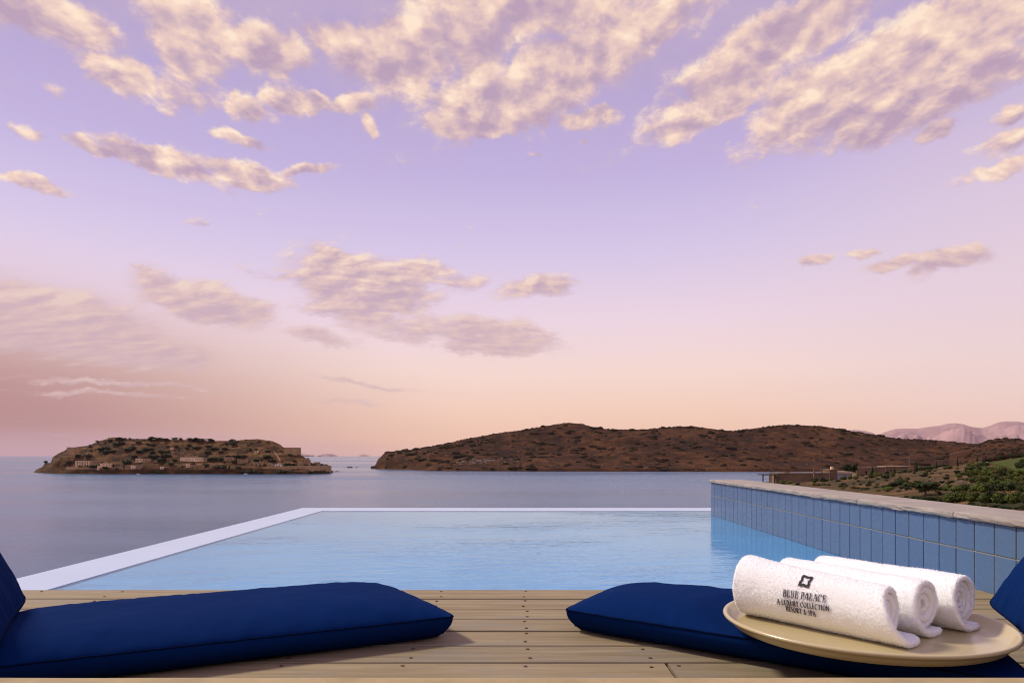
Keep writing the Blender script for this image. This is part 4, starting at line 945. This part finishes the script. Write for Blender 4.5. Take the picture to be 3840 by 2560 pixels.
for a, c in zip(cut[:-1], cut[1:]):
    n = max(6, int((c - a) / .02)); k0 = len(b.V); dz = rnd.uniform(-.0007, .0007)
    prof = [(.25, .2375), (.25, .262), (.12, .263), (.0, .263), (-.0135, .2622), (-.018, .258), (-.0185, .250), (-.0175, .243), (-.013, .2375)]
    for i in range(n + 1):
        x = a + .0025 + (c - a - .005) * i / n; em = max(0, 1 - min(x - a, c - x) / .02)
        for j, (y, z) in enumerate(prof):
            f = 1.0 if j >= 3 else .3; nz = mnoise.noise(Vector((x * 14, j * .9, 5))) + .6 * mnoise.noise(Vector((x * 45, j * 1.7, 9)))
            chip = max(0, mnoise.noise(Vector((x * 5, 3, 1))) - .18) * .016 if 4 <= j <= 7 else 0
            b.V.append((x, y + f * nz * .0032 + chip + em * .004 * (y < 0), z + dz + nz * .0007 * (j in (2, 3, 4, 5)) - em * .003 * (j in (3, 4, 5))))
    m_ = len(prof)
    for i in range(n):
        for j in range(m_): q = k0 + m_ * i + j; q2 = k0 + m_ * i + (j + 1) % m_; b.F.append((q, q + m_, q2 + m_, q2))
    b.F.append(tuple(k0 + j for j in range(m_))); e = k0 + m_ * n; b.F.append(tuple(e + j for j in range(m_))[::-1])
b.build('coping', m_cop, wl)

# ------------------------------------------------------------------ cushions
def f_navy(t, p):
    g = geo(t); n = t.noise(g, 6, 4, .6); w = t.noise(t.mapping(g, scale=(1, 1, 1)), 900, 2, .5); n2 = t.noise(g, 420, 2, .5)
    t.put(p.inputs['Base Color'], t.mix(t.mapr(w, .35, .65), t.ramp(n, [(.3, (.0016, .0138, .072, 1)), (.7, (.0022, .0165, .086, 1))]), (.0026, .0185, .094, 1)))
    p.inputs['Roughness'].default_value = .9; p.inputs['Specular IOR Level'].default_value = .02
    bump(t, p, t.math('ADD', n2, t.math('MULTIPLY', t.noise(g, 22, 4, .6), 1.2)), .10, .0018)
m_navy = mat('navy_canvas', f_navy)
m_pipe = plain('navy_piping', (.002, .007, .034, 1), .9, spec=.02)
def cushion(name, corners, label, group, seam=.059, bulge=.053, low=.005, seed=0, over=None, edges=(1, 1, 1, 1)):
    """corners: four 3-D points (front-a, front-b, back-b, back-a) of the underside; the cushion rises along the normal"""
    A, B_, Cc, Dd = [np.array(c, float) for c in corners]
    nrm = np.cross(B_ - A, Dd - A); nrm /= np.linalg.norm(nrm)
    if nrm[2] < 0: nrm = -nrm
    NU, NV = 120, 64
    a = np.linspace(-1, 1, NU); a = np.sign(a) * (1 - (1 - np.abs(a)) ** 1.35); c = np.linspace(-1, 1, NV); c = np.sign(c) * (1 - (1 - np.abs(c)) ** 1.35)
    U, Vv = np.meshgrid(a, c, indexing='ij')
    p8 = (np.abs(U) * np.abs(Vv)) ** 12
    p3 = (np.abs(U) * np.abs(Vv)) ** 4.0; far = np.clip(Vv * .5 + .5, 0, 1)
    x = U * (1 - .010 * p8 - .042 * p3 * (.30 + .70 * far)) * (1 - .010 * (1 - Vv ** 2)); y = Vv * (1 - .016 * p8 - .085 * p3 * (.30 + .70 * far)) * (1 - .030 * (1 - U ** 2))
    s, t_ = (x + 1) / 2, (y + 1) / 2
    base = (A[None, None] * ((1 - s) * (1 - t_))[..., None] + B_ * (s * (1 - t_))[..., None] + Cc * (s * t_)[..., None] + Dd * ((1 - s) * t_)[..., None])
    f = ((1 - np.abs(U) ** 6) * (1 - np.abs(Vv) ** 3.2)) ** .75
    L1 = np.linalg.norm(B_ - A); L2 = np.linalg.norm(Dd - A)
    wr = fbm(U * L1 * 7 + seed, Vv * L2 * 7, 3, seed) * .0030 + fbm(U * L1 * 26, Vv * L2 * 9 + seed, 3, seed + 3) * .0055 * np.clip((np.abs(Vv) - .55) / .4, 0, 1) + fbm(U * L1 * 9, Vv * L2 * 26, 3, seed + 5) * .003 * np.clip((np.abs(U) - .8) / .2, 0, 1)
    sag = .010 * np.exp(-((U * .6) ** 2 + (Vv * .9) ** 2) * 1.2)
    if over is not None: f = f * over(base)
    top = seam + bulge * f - sag * f + wr * np.clip(f * 2 + .25, 0, 1)
    bot = low * (1 - np.clip(f * 1.6, 0, 1)) ** 1.0
    s2, t2 = (x * (1 - .06 / L1) + 1) / 2, (y * (1 - .06 / L2) + 1) / 2
    base_b = (A[None, None] * ((1 - s2) * (1 - t2))[..., None] + B_ * (s2 * (1 - t2))[..., None] + Cc * (s2 * t2)[..., None] + Dd * ((1 - s2) * t2)[..., None])
    Pt = base + nrm * top[..., None]; Pb = base_b + nrm * bot[..., None]
    V = [tuple(v) for v in Pt.reshape(-1, 3)]; nb = len(V); V += [tuple(v) for v in Pb.reshape(-1, 3)]
    Fc = []
    idx = lambda i, j: i * NV + j
    for i in range(NU - 1):
        for j in range(NV - 1):
            q = (idx(i, j), idx(i + 1, j), idx(i + 1, j + 1), idx(i, j + 1)); Fc.append(q); Fc.append(tuple(nb + k for k in q[::-1]))
    per = [(i, 0) for i in range(NU)] + [(NU - 1, j) for j in range(1, NV)] + [(i, NV - 1) for i in range(NU - 2, -1, -1)] + [(0, j) for j in range(NV - 2, 0, -1)]
    ctr = base.mean((0, 1)); steps = 5; rings = [[idx(*k) for k in per]]
    for st in range(1, steps):
        q = st / steps; ring = []
        for (i, j) in per:
            o = base[i, j] - ctr; o = o / np.linalg.norm(o)
            corner = min(1.0, (1 - abs(U[i, j])) * 9 + (1 - abs(Vv[i, j])) * 6)
            pt = Pt[i, j] * (1 - q) + Pb[i, j] * q + o * (.015 * math.sin(math.pi * q) * (.75 + .25 * corner))
            ring.append(len(V)); V.append(tuple(pt))
        rings.append(ring)
    rings.append([nb + idx(*k) for k in per]); n = len(per)
    for r0, r1 in zip(rings[:-1], rings[1:]):
        for k in range(n): Fc.append((r0[k], r1[k], r1[(k + 1) % n], r0[(k + 1) % n]))
    e = empty(name, tuple(ctr)); tag(e, label, 'cushion', group)
    me = mesh('cover', np.array(V) - ctr, Fc); me.materials.append(m_navy); obj('cover', me, e, smooth=True)
    for ring in (rings[0], rings[-2]):
        pts = [np.array(V[k]) - ctr for k in ring]; pts.append(pts[0]); bb = MB(); bb.tube([tuple(q) for q in pts], .0021, 6, False); bb.build('piping', m_pipe, e, True)
    return e
G1 = 'navy lounge cushions beside the pool'
cushion('seat_cushion', [(-1.15, 1.245, 0), (-.138, 1.742, 0), (-.40, 2.175, 0), (-1.30, 1.735, 0)], 'long navy seat cushion lying flat on the deck at left', G1, seed=3)
tray_c = np.array([.748, 1.498])
def press(base): d = np.hypot(base[..., 0] - tray_c[0], base[..., 1] - tray_c[1]); return 1 - .55 * (1 - ss(d, .27, .40))
cushion('seat_cushion', [(.122, 1.822, 0), (.93, 1.21, 0), (1.13, 1.74, 0), (.325, 2.155, 0)], 'long navy seat cushion under the towel tray at right', G1, seed=8, over=press)
def backrest(Cp, d, l, tilt, wd, hh, label, seed):
    Cp = np.array(Cp); d = np.array((*d, 0.0)); d /= np.linalg.norm(d); l = np.array((*l, 0.0)); l /= np.linalg.norm(l)
    w = l * math.cos(tilt) + np.array([0, 0, math.sin(tilt)]); n = np.cross(d, w); n = n if n[2] > 0 else -n
    o = Cp - n * .080
    cushion('back_cushion', [tuple(o), tuple(o + d * wd), tuple(o + d * wd + w * hh), tuple(o + w * hh)], label, G1, seed=seed, bulge=.034)
backrest((-1.222, 1.772, .104), (.5, -.87), (-.9, -.43), R(61), .55, .60, 'raised navy back cushion cut by the left edge', 12)
backrest((1.158, 1.732, .104), (-.405, -.915), (.875, -.485), R(56), .50, .60, 'raised navy back cushion cut by the right edge', 15)

# ------------------------------------------------------------------ tray
def f_tray(t, p):
    g = geo(t); n = t.noise(g, 9, 4, .6)
    t.put(p.inputs['Base Color'], t.ramp(n, [(.3, (.47, .38, .195, 1)), (.7, (.49, .40, .21, 1))])); p.inputs['Roughness'].default_value = .32
    p.inputs['Coat Weight'].default_value = .5; p.inputs['Coat Roughness'].default_value = .15
m_tray = mat('cream_enamel', f_tray)
prof = [(0, .0045), (.12, .0045), (.235, .0045), (.250, .0052), (.259, .0085), (.268, .0160), (.2740, .0245), (.2765, .0278), (.2805, .0296), (.2842, .0282), (.2856, .0250), (.2838, .0218), (.2808, .0206), (.2778, .0196), (.272, .0130), (.264, .0045), (.256, .0010), (.245, 0), (.12, 0), (0, 0)]
NS = 128; V = []; Fc = []
for (r_, z_) in prof:
    for k in range(NS): a = 2 * math.pi * k / NS; V.append((r_ * math.cos(a), r_ * math.sin(a), z_))
for i in range(len(prof) - 1):
    for k in range(NS): a = i * NS + k; c = i * NS + (k + 1) % NS; Fc.append((a, c, c + NS, a + NS))
TZ = .0845
o = obj('tray', mesh('tray', V, Fc), None, m_tray, True); o.location = (tray_c[0], tray_c[1], TZ)
tag(o, 'round cream enamel tray resting on the right navy cushion', 'tray')

# ------------------------------------------------------------------ towels
def f_terry(t, p):
    g = geo(t); n = t.noise(g, 420, 3, .7); n2 = t.noise(g, 160, 4, .6); n3 = t.noise(g, 24, 3, .6)
    t.put(p.inputs['Base Color'], t.ramp(n2, [(.3, (.92, .93, .91, 1)), (.7, (.96, .965, .95, 1))])); p.inputs['Roughness'].default_value = .95; p.inputs['Specular IOR Level'].default_value = .05
    p.inputs['Sheen Weight'].default_value = .25; p.inputs['Sheen Roughness'].default_value = .6
    bump(t, p, t.math('ADD', n, t.math('MULTIPLY', n2, .5)), .6, .0014)
m_terry = mat('white_terry', f_terry)
m_thread = plain('charcoal_thread', (.060, .062, .070, 1), .8, 300, .5)
TF = TZ + .0045
class Towel:
    def __init__(s, c_right, axis, L, R0, turns, flap, label, seed, tapL=1.0, th=.0128, axial=.045):
        s.L, s.th, s.seed = L, th, seed
        ax = np.array((*axis, 0.0)); s.ax = ax / np.linalg.norm(ax); s.n = np.array([s.ax[1], -s.ax[0], 0.0])
        if s.n[1] > 0: s.n = -s.n                                # n looks towards the camera side
        s.c0 = np.array((*c_right, 0.0)) - s.ax * L / 2
        s.rin, s.rend, s.TH, s.tapL, s.vz = .007, R0 - th / 2, 2 * math.pi * turns, tapL, 1.05
        rs = np.random.RandomState(seed)
        M1 = int(70 * (turns - 1)); th_ = np.concatenate([np.linspace(0, s.TH - 2 * math.pi, M1, endpoint=False), np.linspace(s.TH - 2 * math.pi, s.TH, 200)])
        nfl = int(flap / .003); M = len(th_) + nfl
        na, cap = 130, 7
        prof = [(-1 + 2 * i / (na - 1), 1, 0) for i in range(na)] + [(1, math.cos(q), math.sin(q)) for q in np.linspace(0, math.pi, cap + 2)[1:-1]] + [(1 - 2 * i / (na - 1), -1, 0) for i in range(na)] + [(-1, math.cos(q), -math.sin(q)) for q in np.linspace(math.pi, 2 * math.pi, cap + 2)[1:-1]]
        prof = [(a, b_, (e if a > 0 else -abs(e))) for a, b_, e in prof]
        K = len(prof); pa = np.array([q[0] for q in prof]); pb = np.array([q[1] for q in prof]); pe = np.array([q[2] for q in prof])
        W = np.zeros((M, K, 3))
        for i in range(M):
            if i < len(th_):
                t_ = th_[i]; phi = -math.pi / 2 + (s.TH - t_); fl = 0.0; k = t_ / s.TH
            else: t_ = s.TH; phi = -math.pi / 2; fl = flap * (i - len(th_) + 1) / nfl; k = 1.0
            lo = 1.0 if k > .999 else 0.0
            w0 = t_ - (s.TH - math.pi * .9); late = float(ss(w0, 0, math.pi * .9)) if w0 > 0 else 0.0
            inner = (1 - k)
            bR = -.010 * inner + .006 * fbm(np.array([t_ * .7]), np.array([seed * 3.1]), 3, seed)[0] + axial * late * (1 - .55 * (fl / max(flap, 1e-6)) ** 3)
            bL = -.008 * inner + .006 * fbm(np.array([t_ * .7]), np.array([seed * 5.7]), 3, seed + 1)[0]
            half = L / 2 - th / 2
            u = np.where(pa > 0, pa * (half + bR), pa * (half + bL)) + pe * th / 2
            r_ = s.rin + (s.rend - s.rin) * (t_ / s.TH) + pb * th / 2
            W[i] = s.pos(u, phi, r_, fl, pb)
        # fuzz and lumps
        nr = np.zeros_like(W); dI = np.gradient(W, axis=0); dJ = np.gradient(W, axis=1); nr = np.cross(dJ, dI); nr /= (np.linalg.norm(nr, axis=-1, keepdims=True) + 1e-9)
        fz = rs.uniform(-1, 1, (M, K)) * .00045
        I, J = np.meshgrid(np.arange(M), np.arange(K), indexing='ij')
        lump = fbm(I / 30.0 + seed, J / 26.0, 3, seed) * .0024
        sg = np.sign((nr * (W - W.mean(1, keepdims=True))).sum(-1).mean()) or 1
        W = W + nr * (fz + lump)[..., None] * sg
        W[..., 2] = np.maximum(W[..., 2], TF + .0006)
        tuft_n = nr * sg
        V = W.reshape(-1, 3); a = (np.arange(M - 1)[:, None] * K + np.arange(K)[None, :]); c = (np.arange(M - 1)[:, None] * K + (np.arange(K)[None, :] + 1) % K)
        Fc = np.stack([a, c, c + K, a + K], -1).reshape(-1, 4).tolist(); Fc.append(list(range(K))[::-1]); Fc.append([(M - 1) * K + k for k in range(K)])
        # terry pile: short loops standing off the cloth
        ok = np.nonzero((pb > -.9).repeat(1)[None, :].repeat(M, 0) & (np.arange(M)[:, None] > M * .18))
        sel = rs.permutation(len(ok[0]))[:42000]; ii, jj = ok[0][sel], ok[1][sel]
        i2 = np.minimum(ii + 1, M - 1); j2 = (jj + 1) % K; fa = rs.uniform(0, 1, (len(sel), 1)); fb = rs.uniform(0, 1, (len(sel), 1))
        P0 = W[ii, jj] + (W[i2, jj] - W[ii, jj]) * fa + (W[ii, j2] - W[ii, jj]) * fb; N0 = tuft_n[ii, jj]
        rv = rs.normal(0, 1, (len(sel), 3)); dr = N0 + rv * .45; dr /= np.linalg.norm(dr, axis=1, keepdims=True)
        sd = np.cross(dr, rs.normal(0, 1, (len(sel), 3))); sd /= (np.linalg.norm(sd, axis=1, keepdims=True) + 1e-9)
        ln = rs.uniform(.0010, .0026, (len(sel), 1)); wd = .00055
        T = np.stack([P0 - sd * wd - N0 * .0006, P0 + sd * wd - N0 * .0006, P0 + dr * ln + sd * wd * .7, P0 + dr * ln - sd * wd * .7], 1)
        T[..., 2] = np.maximum(T[..., 2], TF + .0003)
        nv = len(V); V = np.concatenate([V, T.reshape(-1, 3)]); tf_ = (nv + np.arange(len(sel))[:, None] * 4 + np.arange(4)[None]).tolist()
        org = s.c0 + np.array([0, 0, TF]); s.root = empty('rolled_towel', tuple(org)); tag(s.root, label, 'towel', 'rolled towels on the tray')
        Fc += tf_
        me = mesh('terry_roll', V - org, Fc); me.materials.append(m_terry); obj('terry_roll', me, s.root, smooth=True); s.org = org
    def tap(s, u): return 1 + (s.tapL - 1) * np.clip(.5 - u / s.L, 0, 1) ** 1.5
    def pos(s, u, phi, r_, fl=0.0, pb=0.0):
        u = np.asarray(u, float); tp = s.tap(u); r_ = np.asarray(r_, float) * tp
        zc = TF + (s.rend + s.th / 2) * tp * s.vz
        p = s.c0[None] + u[..., None] * s.ax + (r_ * np.cos(phi))[..., None] * s.n
        p = p - (fl * s.n)[None] if np.ndim(fl) == 0 else p
        z = zc + r_ * np.sin(phi) * s.vz
        p = p + np.stack([0 * z, 0 * z, z], -1); return p
    def surf(s, u, phi, lift=.0022):
        t_ = s.TH - (phi + math.pi / 2); r_ = s.rin + (s.rend - s.rin) * t_ / s.TH + s.th / 2 + lift
        return s.pos(np.array([u]), phi, np.array([r_]))[0]
    def find(s, px, py):
        best = None
        for u in np.linspace(-s.L / 2, s.L / 2, 120):
            for ph in np.linspace(R(-60), R(95), 100):
                p = s.surf(u, ph); x = CX + F * p[0] / p[1]; y = HY - F * (p[2] - EYE) / p[1]; e = (x - px) ** 2 + (y - py) ** 2
                if best is None or e < best[0]: best = (e, u, ph)
        return best[1], best[2]
TW = [Towel((.752, 1.385), (.60, -.80), .330, .0575, 3.3, .060, 'front rolled white towel with charcoal lettering and emblem', 1, 1.22),
      Towel((.858, 1.440), (.56, -.828), .335, .0585, 3.4, .045, 'middle rolled white towel between two others on the tray', 2, 1.06, axial=.012),
      Towel((.966, 1.488), (.54, -.842), .335, .0590, 4.1, .050, 'back rolled white towel nearest the tiled wall', 3, 1.02, th=.0110, axial=.02)]

# lettering: capital strokes (x, y, weight) on a unit height
arc = lambda cx, cy, rx, ry, a0, a1, n=10: [(cx + rx * math.cos(R(a0 + (a1 - a0) * i / n)), cy + ry * math.sin(R(a0 + (a1 - a0) * i / n))) for i in range(n + 1)]
K_, N_ = .150, .065
sf = lambda x, y, w=.20: (N_, [(x - w / 2, y), (x + w / 2, y)])
GL = {
 'B': (.66, [(K_, [(.14, 0), (.14, 1)]), (N_, [(0, 1), (.30, 1)]), (N_, [(0, 0), (.32, 0)]), (.11, arc(.30, .76, .24, .24, 90, -90)), (N_, [(.14, .52), (.30, .52)]), (.12, arc(.32, .26, .28, .26, 90, -90))]),
 'L': (.60, [(K_, [(.14, 0), (.14, 1)]), sf(.14, 1, .28), (N_, [(0, 0), (.52, 0), (.56, .22)])]),
 'U': (.76, [(K_, [(.14, 1), (.14, .32)]), (.11, arc(.38, .30, .25, .30, 180, 360)), (N_, [(.63, .3), (.63, 1)]), sf(.14, 1, .28), sf(.63, 1, .24)]),
 'E': (.62, [(K_, [(.14, 0), (.14, 1)]), (N_, [(0, 1), (.52, 1), (.54, .80)]), (N_, [(.14, .52), (.42, .52)]), (N_, [(.42, .60), (.42, .42)]), (N_, [(0, 0), (.54, 0), (.58, .22)])]),
 'P': (.60, [(K_, [(.14, 0), (.14, 1)]), (N_, [(0, 1), (.30, 1)]), (.12, arc(.30, .74, .25, .26, 90, -90)), (N_, [(.14, .48), (.30, .48)]), sf(.14, 0, .30)]),
 'A': (.78, [(N_, [(.10, 0), (.38, 1)]), (K_, [(.38, 1), (.68, 0)]), (N_, [(.20, .36), (.56, .36)]), sf(.10, 0, .22), sf(.68, 0, .26)]),
 'C': (.72, [(.12, arc(.38, .5, .34, .5, 55, 305, 16)), (N_, [(.58, .95), (.60, .72)])]),
 'X': (.74, [(K_, [(.08, 1), (.64, 0)]), (N_, [(.62, 1), (.10, 0)]), sf(.09, 1, .24), sf(.62, 1, .22), sf(.10, 0, .22), sf(.64, 0, .24)]),
 'R': (.72, [(K_, [(.14, 0), (.14, 1)]), (N_, [(0, 1), (.30, 1)]), (.12, arc(.30, .75, .25, .25, 90, -90)), (N_, [(.14, .5), (.32, .5)]), (K_, [(.32, .5), (.66, 0)]), sf(.14, 0, .28)]),
 'Y': (.70, [(K_, [(.08, 1), (.34, .48), (.34, 0)]), (N_, [(.62, 1), (.34, .48)]), sf(.08, 1, .24), sf(.62, 1, .22), sf(.34, 0, .28)]),
 'O': (.80, [(.12, arc(.40, .5, .34, .5, 0, 360, 22))]),
 'T': (.68, [(K_, [(.34, 0), (.34, 1)]), (N_, [(.04, .80), (.06, 1), (.62, 1), (.64, .80)]), sf(.34, 0, .28)]),
 'I': (.32, [(K_, [(.16, 0), (.16, 1)]), sf(.16, 1, .28), sf(.16, 0, .28)]),
 'N': (.80, [(N_, [(.10, 0), (.10, 1)]), (K_, [(.10, 1), (.66, 0)]), (N_, [(.66, 0), (.66, 1)]), sf(.08, 1, .24), sf(.10, 0, .22), sf(.66, 1, .22)]),
 'S': (.56, [(.11, arc(.28, .75, .21, .25, 40, 250, 10) + arc(.28, .26, .23, .26, 90, -150, 12))]),
 '&': (.80, [(.10, [(.70, .0), (.24, .68)] + arc(.36, .80, .16, .18, 200, -60, 10) + [(.16, .40)] + arc(.30, .22, .22, .22, 140, 350, 10) + [(.66, .46)])]),
}
def stitch(tw, name, strokes, u0, s0, du, parent):
    """strokes in metres: (half width, [(along, up)]) laid on the towel face from (u0, arc s0)"""
    V = []; Fc = []; rad = tw.rend * 1.06
    for hw, pts in strokes:
        P = []
        for (a0, b0), (a1, b1) in zip(pts[:-1], pts[1:]):
            n = max(1, int(math.hypot(a1 - a0, b1 - b0) / .0022))
            P += [(a0 + (a1 - a0) * i / n, b0 + (b1 - b0) * i / n) for i in range(n)]
        P.append(pts[-1]); k0 = len(V)
        for i, (a, b_) in enumerate(P):
            d = np.array(P[min(i + 1, len(P) - 1)]) - np.array(P[max(i - 1, 0)]); d = d / (np.linalg.norm(d) + 1e-9); q = np.array([-d[1], d[0]]) * hw
            for sg, lf in ((-1, .0008), (-.6, .0024), (.6, .0024), (1, .0008)):
                aa, bb = a + q[0] * sg, b_ + q[1] * sg
                V.append(tuple(tw.surf(u0 + aa, s0 + du * aa + bb / rad, lf + rnd.uniform(-.0002, .0003)) - tw.org))
        for i in range(len(P) - 1):
            for j in range(3): k = k0 + 4 * i + j; Fc.append((k, k + 4, k + 5, k + 1))
    me = mesh(name, V, Fc); me.materials.append(m_thread); return obj(name, me, parent)
def write(tw, txt, pa, pb, cap):
    (ua, fa), (ub, fb) = tw.find(*pa), tw.find(*pb); width = ub - ua; du = (fb - fa) / (ub - ua)
    adv = sum(GL[c][0] + .13 if c != ' ' else .42 for c in txt) - .13; k = width / adv; x = 0; st = []
    for c in txt:
        if c == ' ': x += .42; continue
        for w, pts in GL[c][1]: st.append((w * .5 * min(k, cap) * .80, [((x + a) * k, (b_ - .5) * cap) for a, b_ in pts]))
        x += GL[c][0] + .13
    stitch(tw, 'lettering', st, ua, fa, du, tw.root)
t0 = TW[0]
write(t0, 'BLUE PALACE', (2934, 2220), (3096, 2243), .0130)
write(t0, 'A LUXURY COLLECTION', (2914, 2252), (3110, 2280), .0098)
write(t0, 'RESORT & SPA', (2945, 2281), (3056, 2301), .0098)
# emblem: square key-pattern frame of triple lines
ue, fe = t0.find(3021, 2176); st = []
S = .0138
for k, q in enumerate((1.0, .84, .68)):
    z = S * q; nk = S * .11
    loop = [(-z, -z), (-z * .35, -z), (-z * .35, -z + nk), (z * .25, -z + nk), (z * .25, -z), (z, -z), (z, -z * .35), (z - nk, -z * .35), (z - nk, z * .25), (z, z * .25), (z, z), (z * .35, z), (z * .35, z - nk), (-z * .25, z - nk), (-z * .25, z), (-z, z), (-z, z * .35), (-z + nk, z * .35), (-z + nk, -z * .25), (-z, -z * .25), (-z, -z)]
    st.append((.00062, [(a * .82, b_ * .92) for a, b_ in loop]))
stitch(t0, 'emblem', st, ue, fe, 0.0, t0.root)

# ------------------------------------------------------------------ air
def f_haze(t, p):
    v = t.add('ShaderNodeVolumePrincipled'); v.inputs['Color'].default_value = (.95, .84, .84, 1); v.inputs['Density'].default_value = 1.1e-5; v.inputs['Anisotropy'].default_value = 0.0
    t.n.remove(p); t.l.new(v.outputs[0], t.n['Material Output'].inputs['Volume'])
m_haze = mat('thin_evening_haze', f_haze)
o = MB().box(-25000, 25000, -200, 24500, SEA - 40, 760).build('haze', m_haze); tag(o, 'thin dusty evening air over sea and hills', 'haze', kind='stuff')
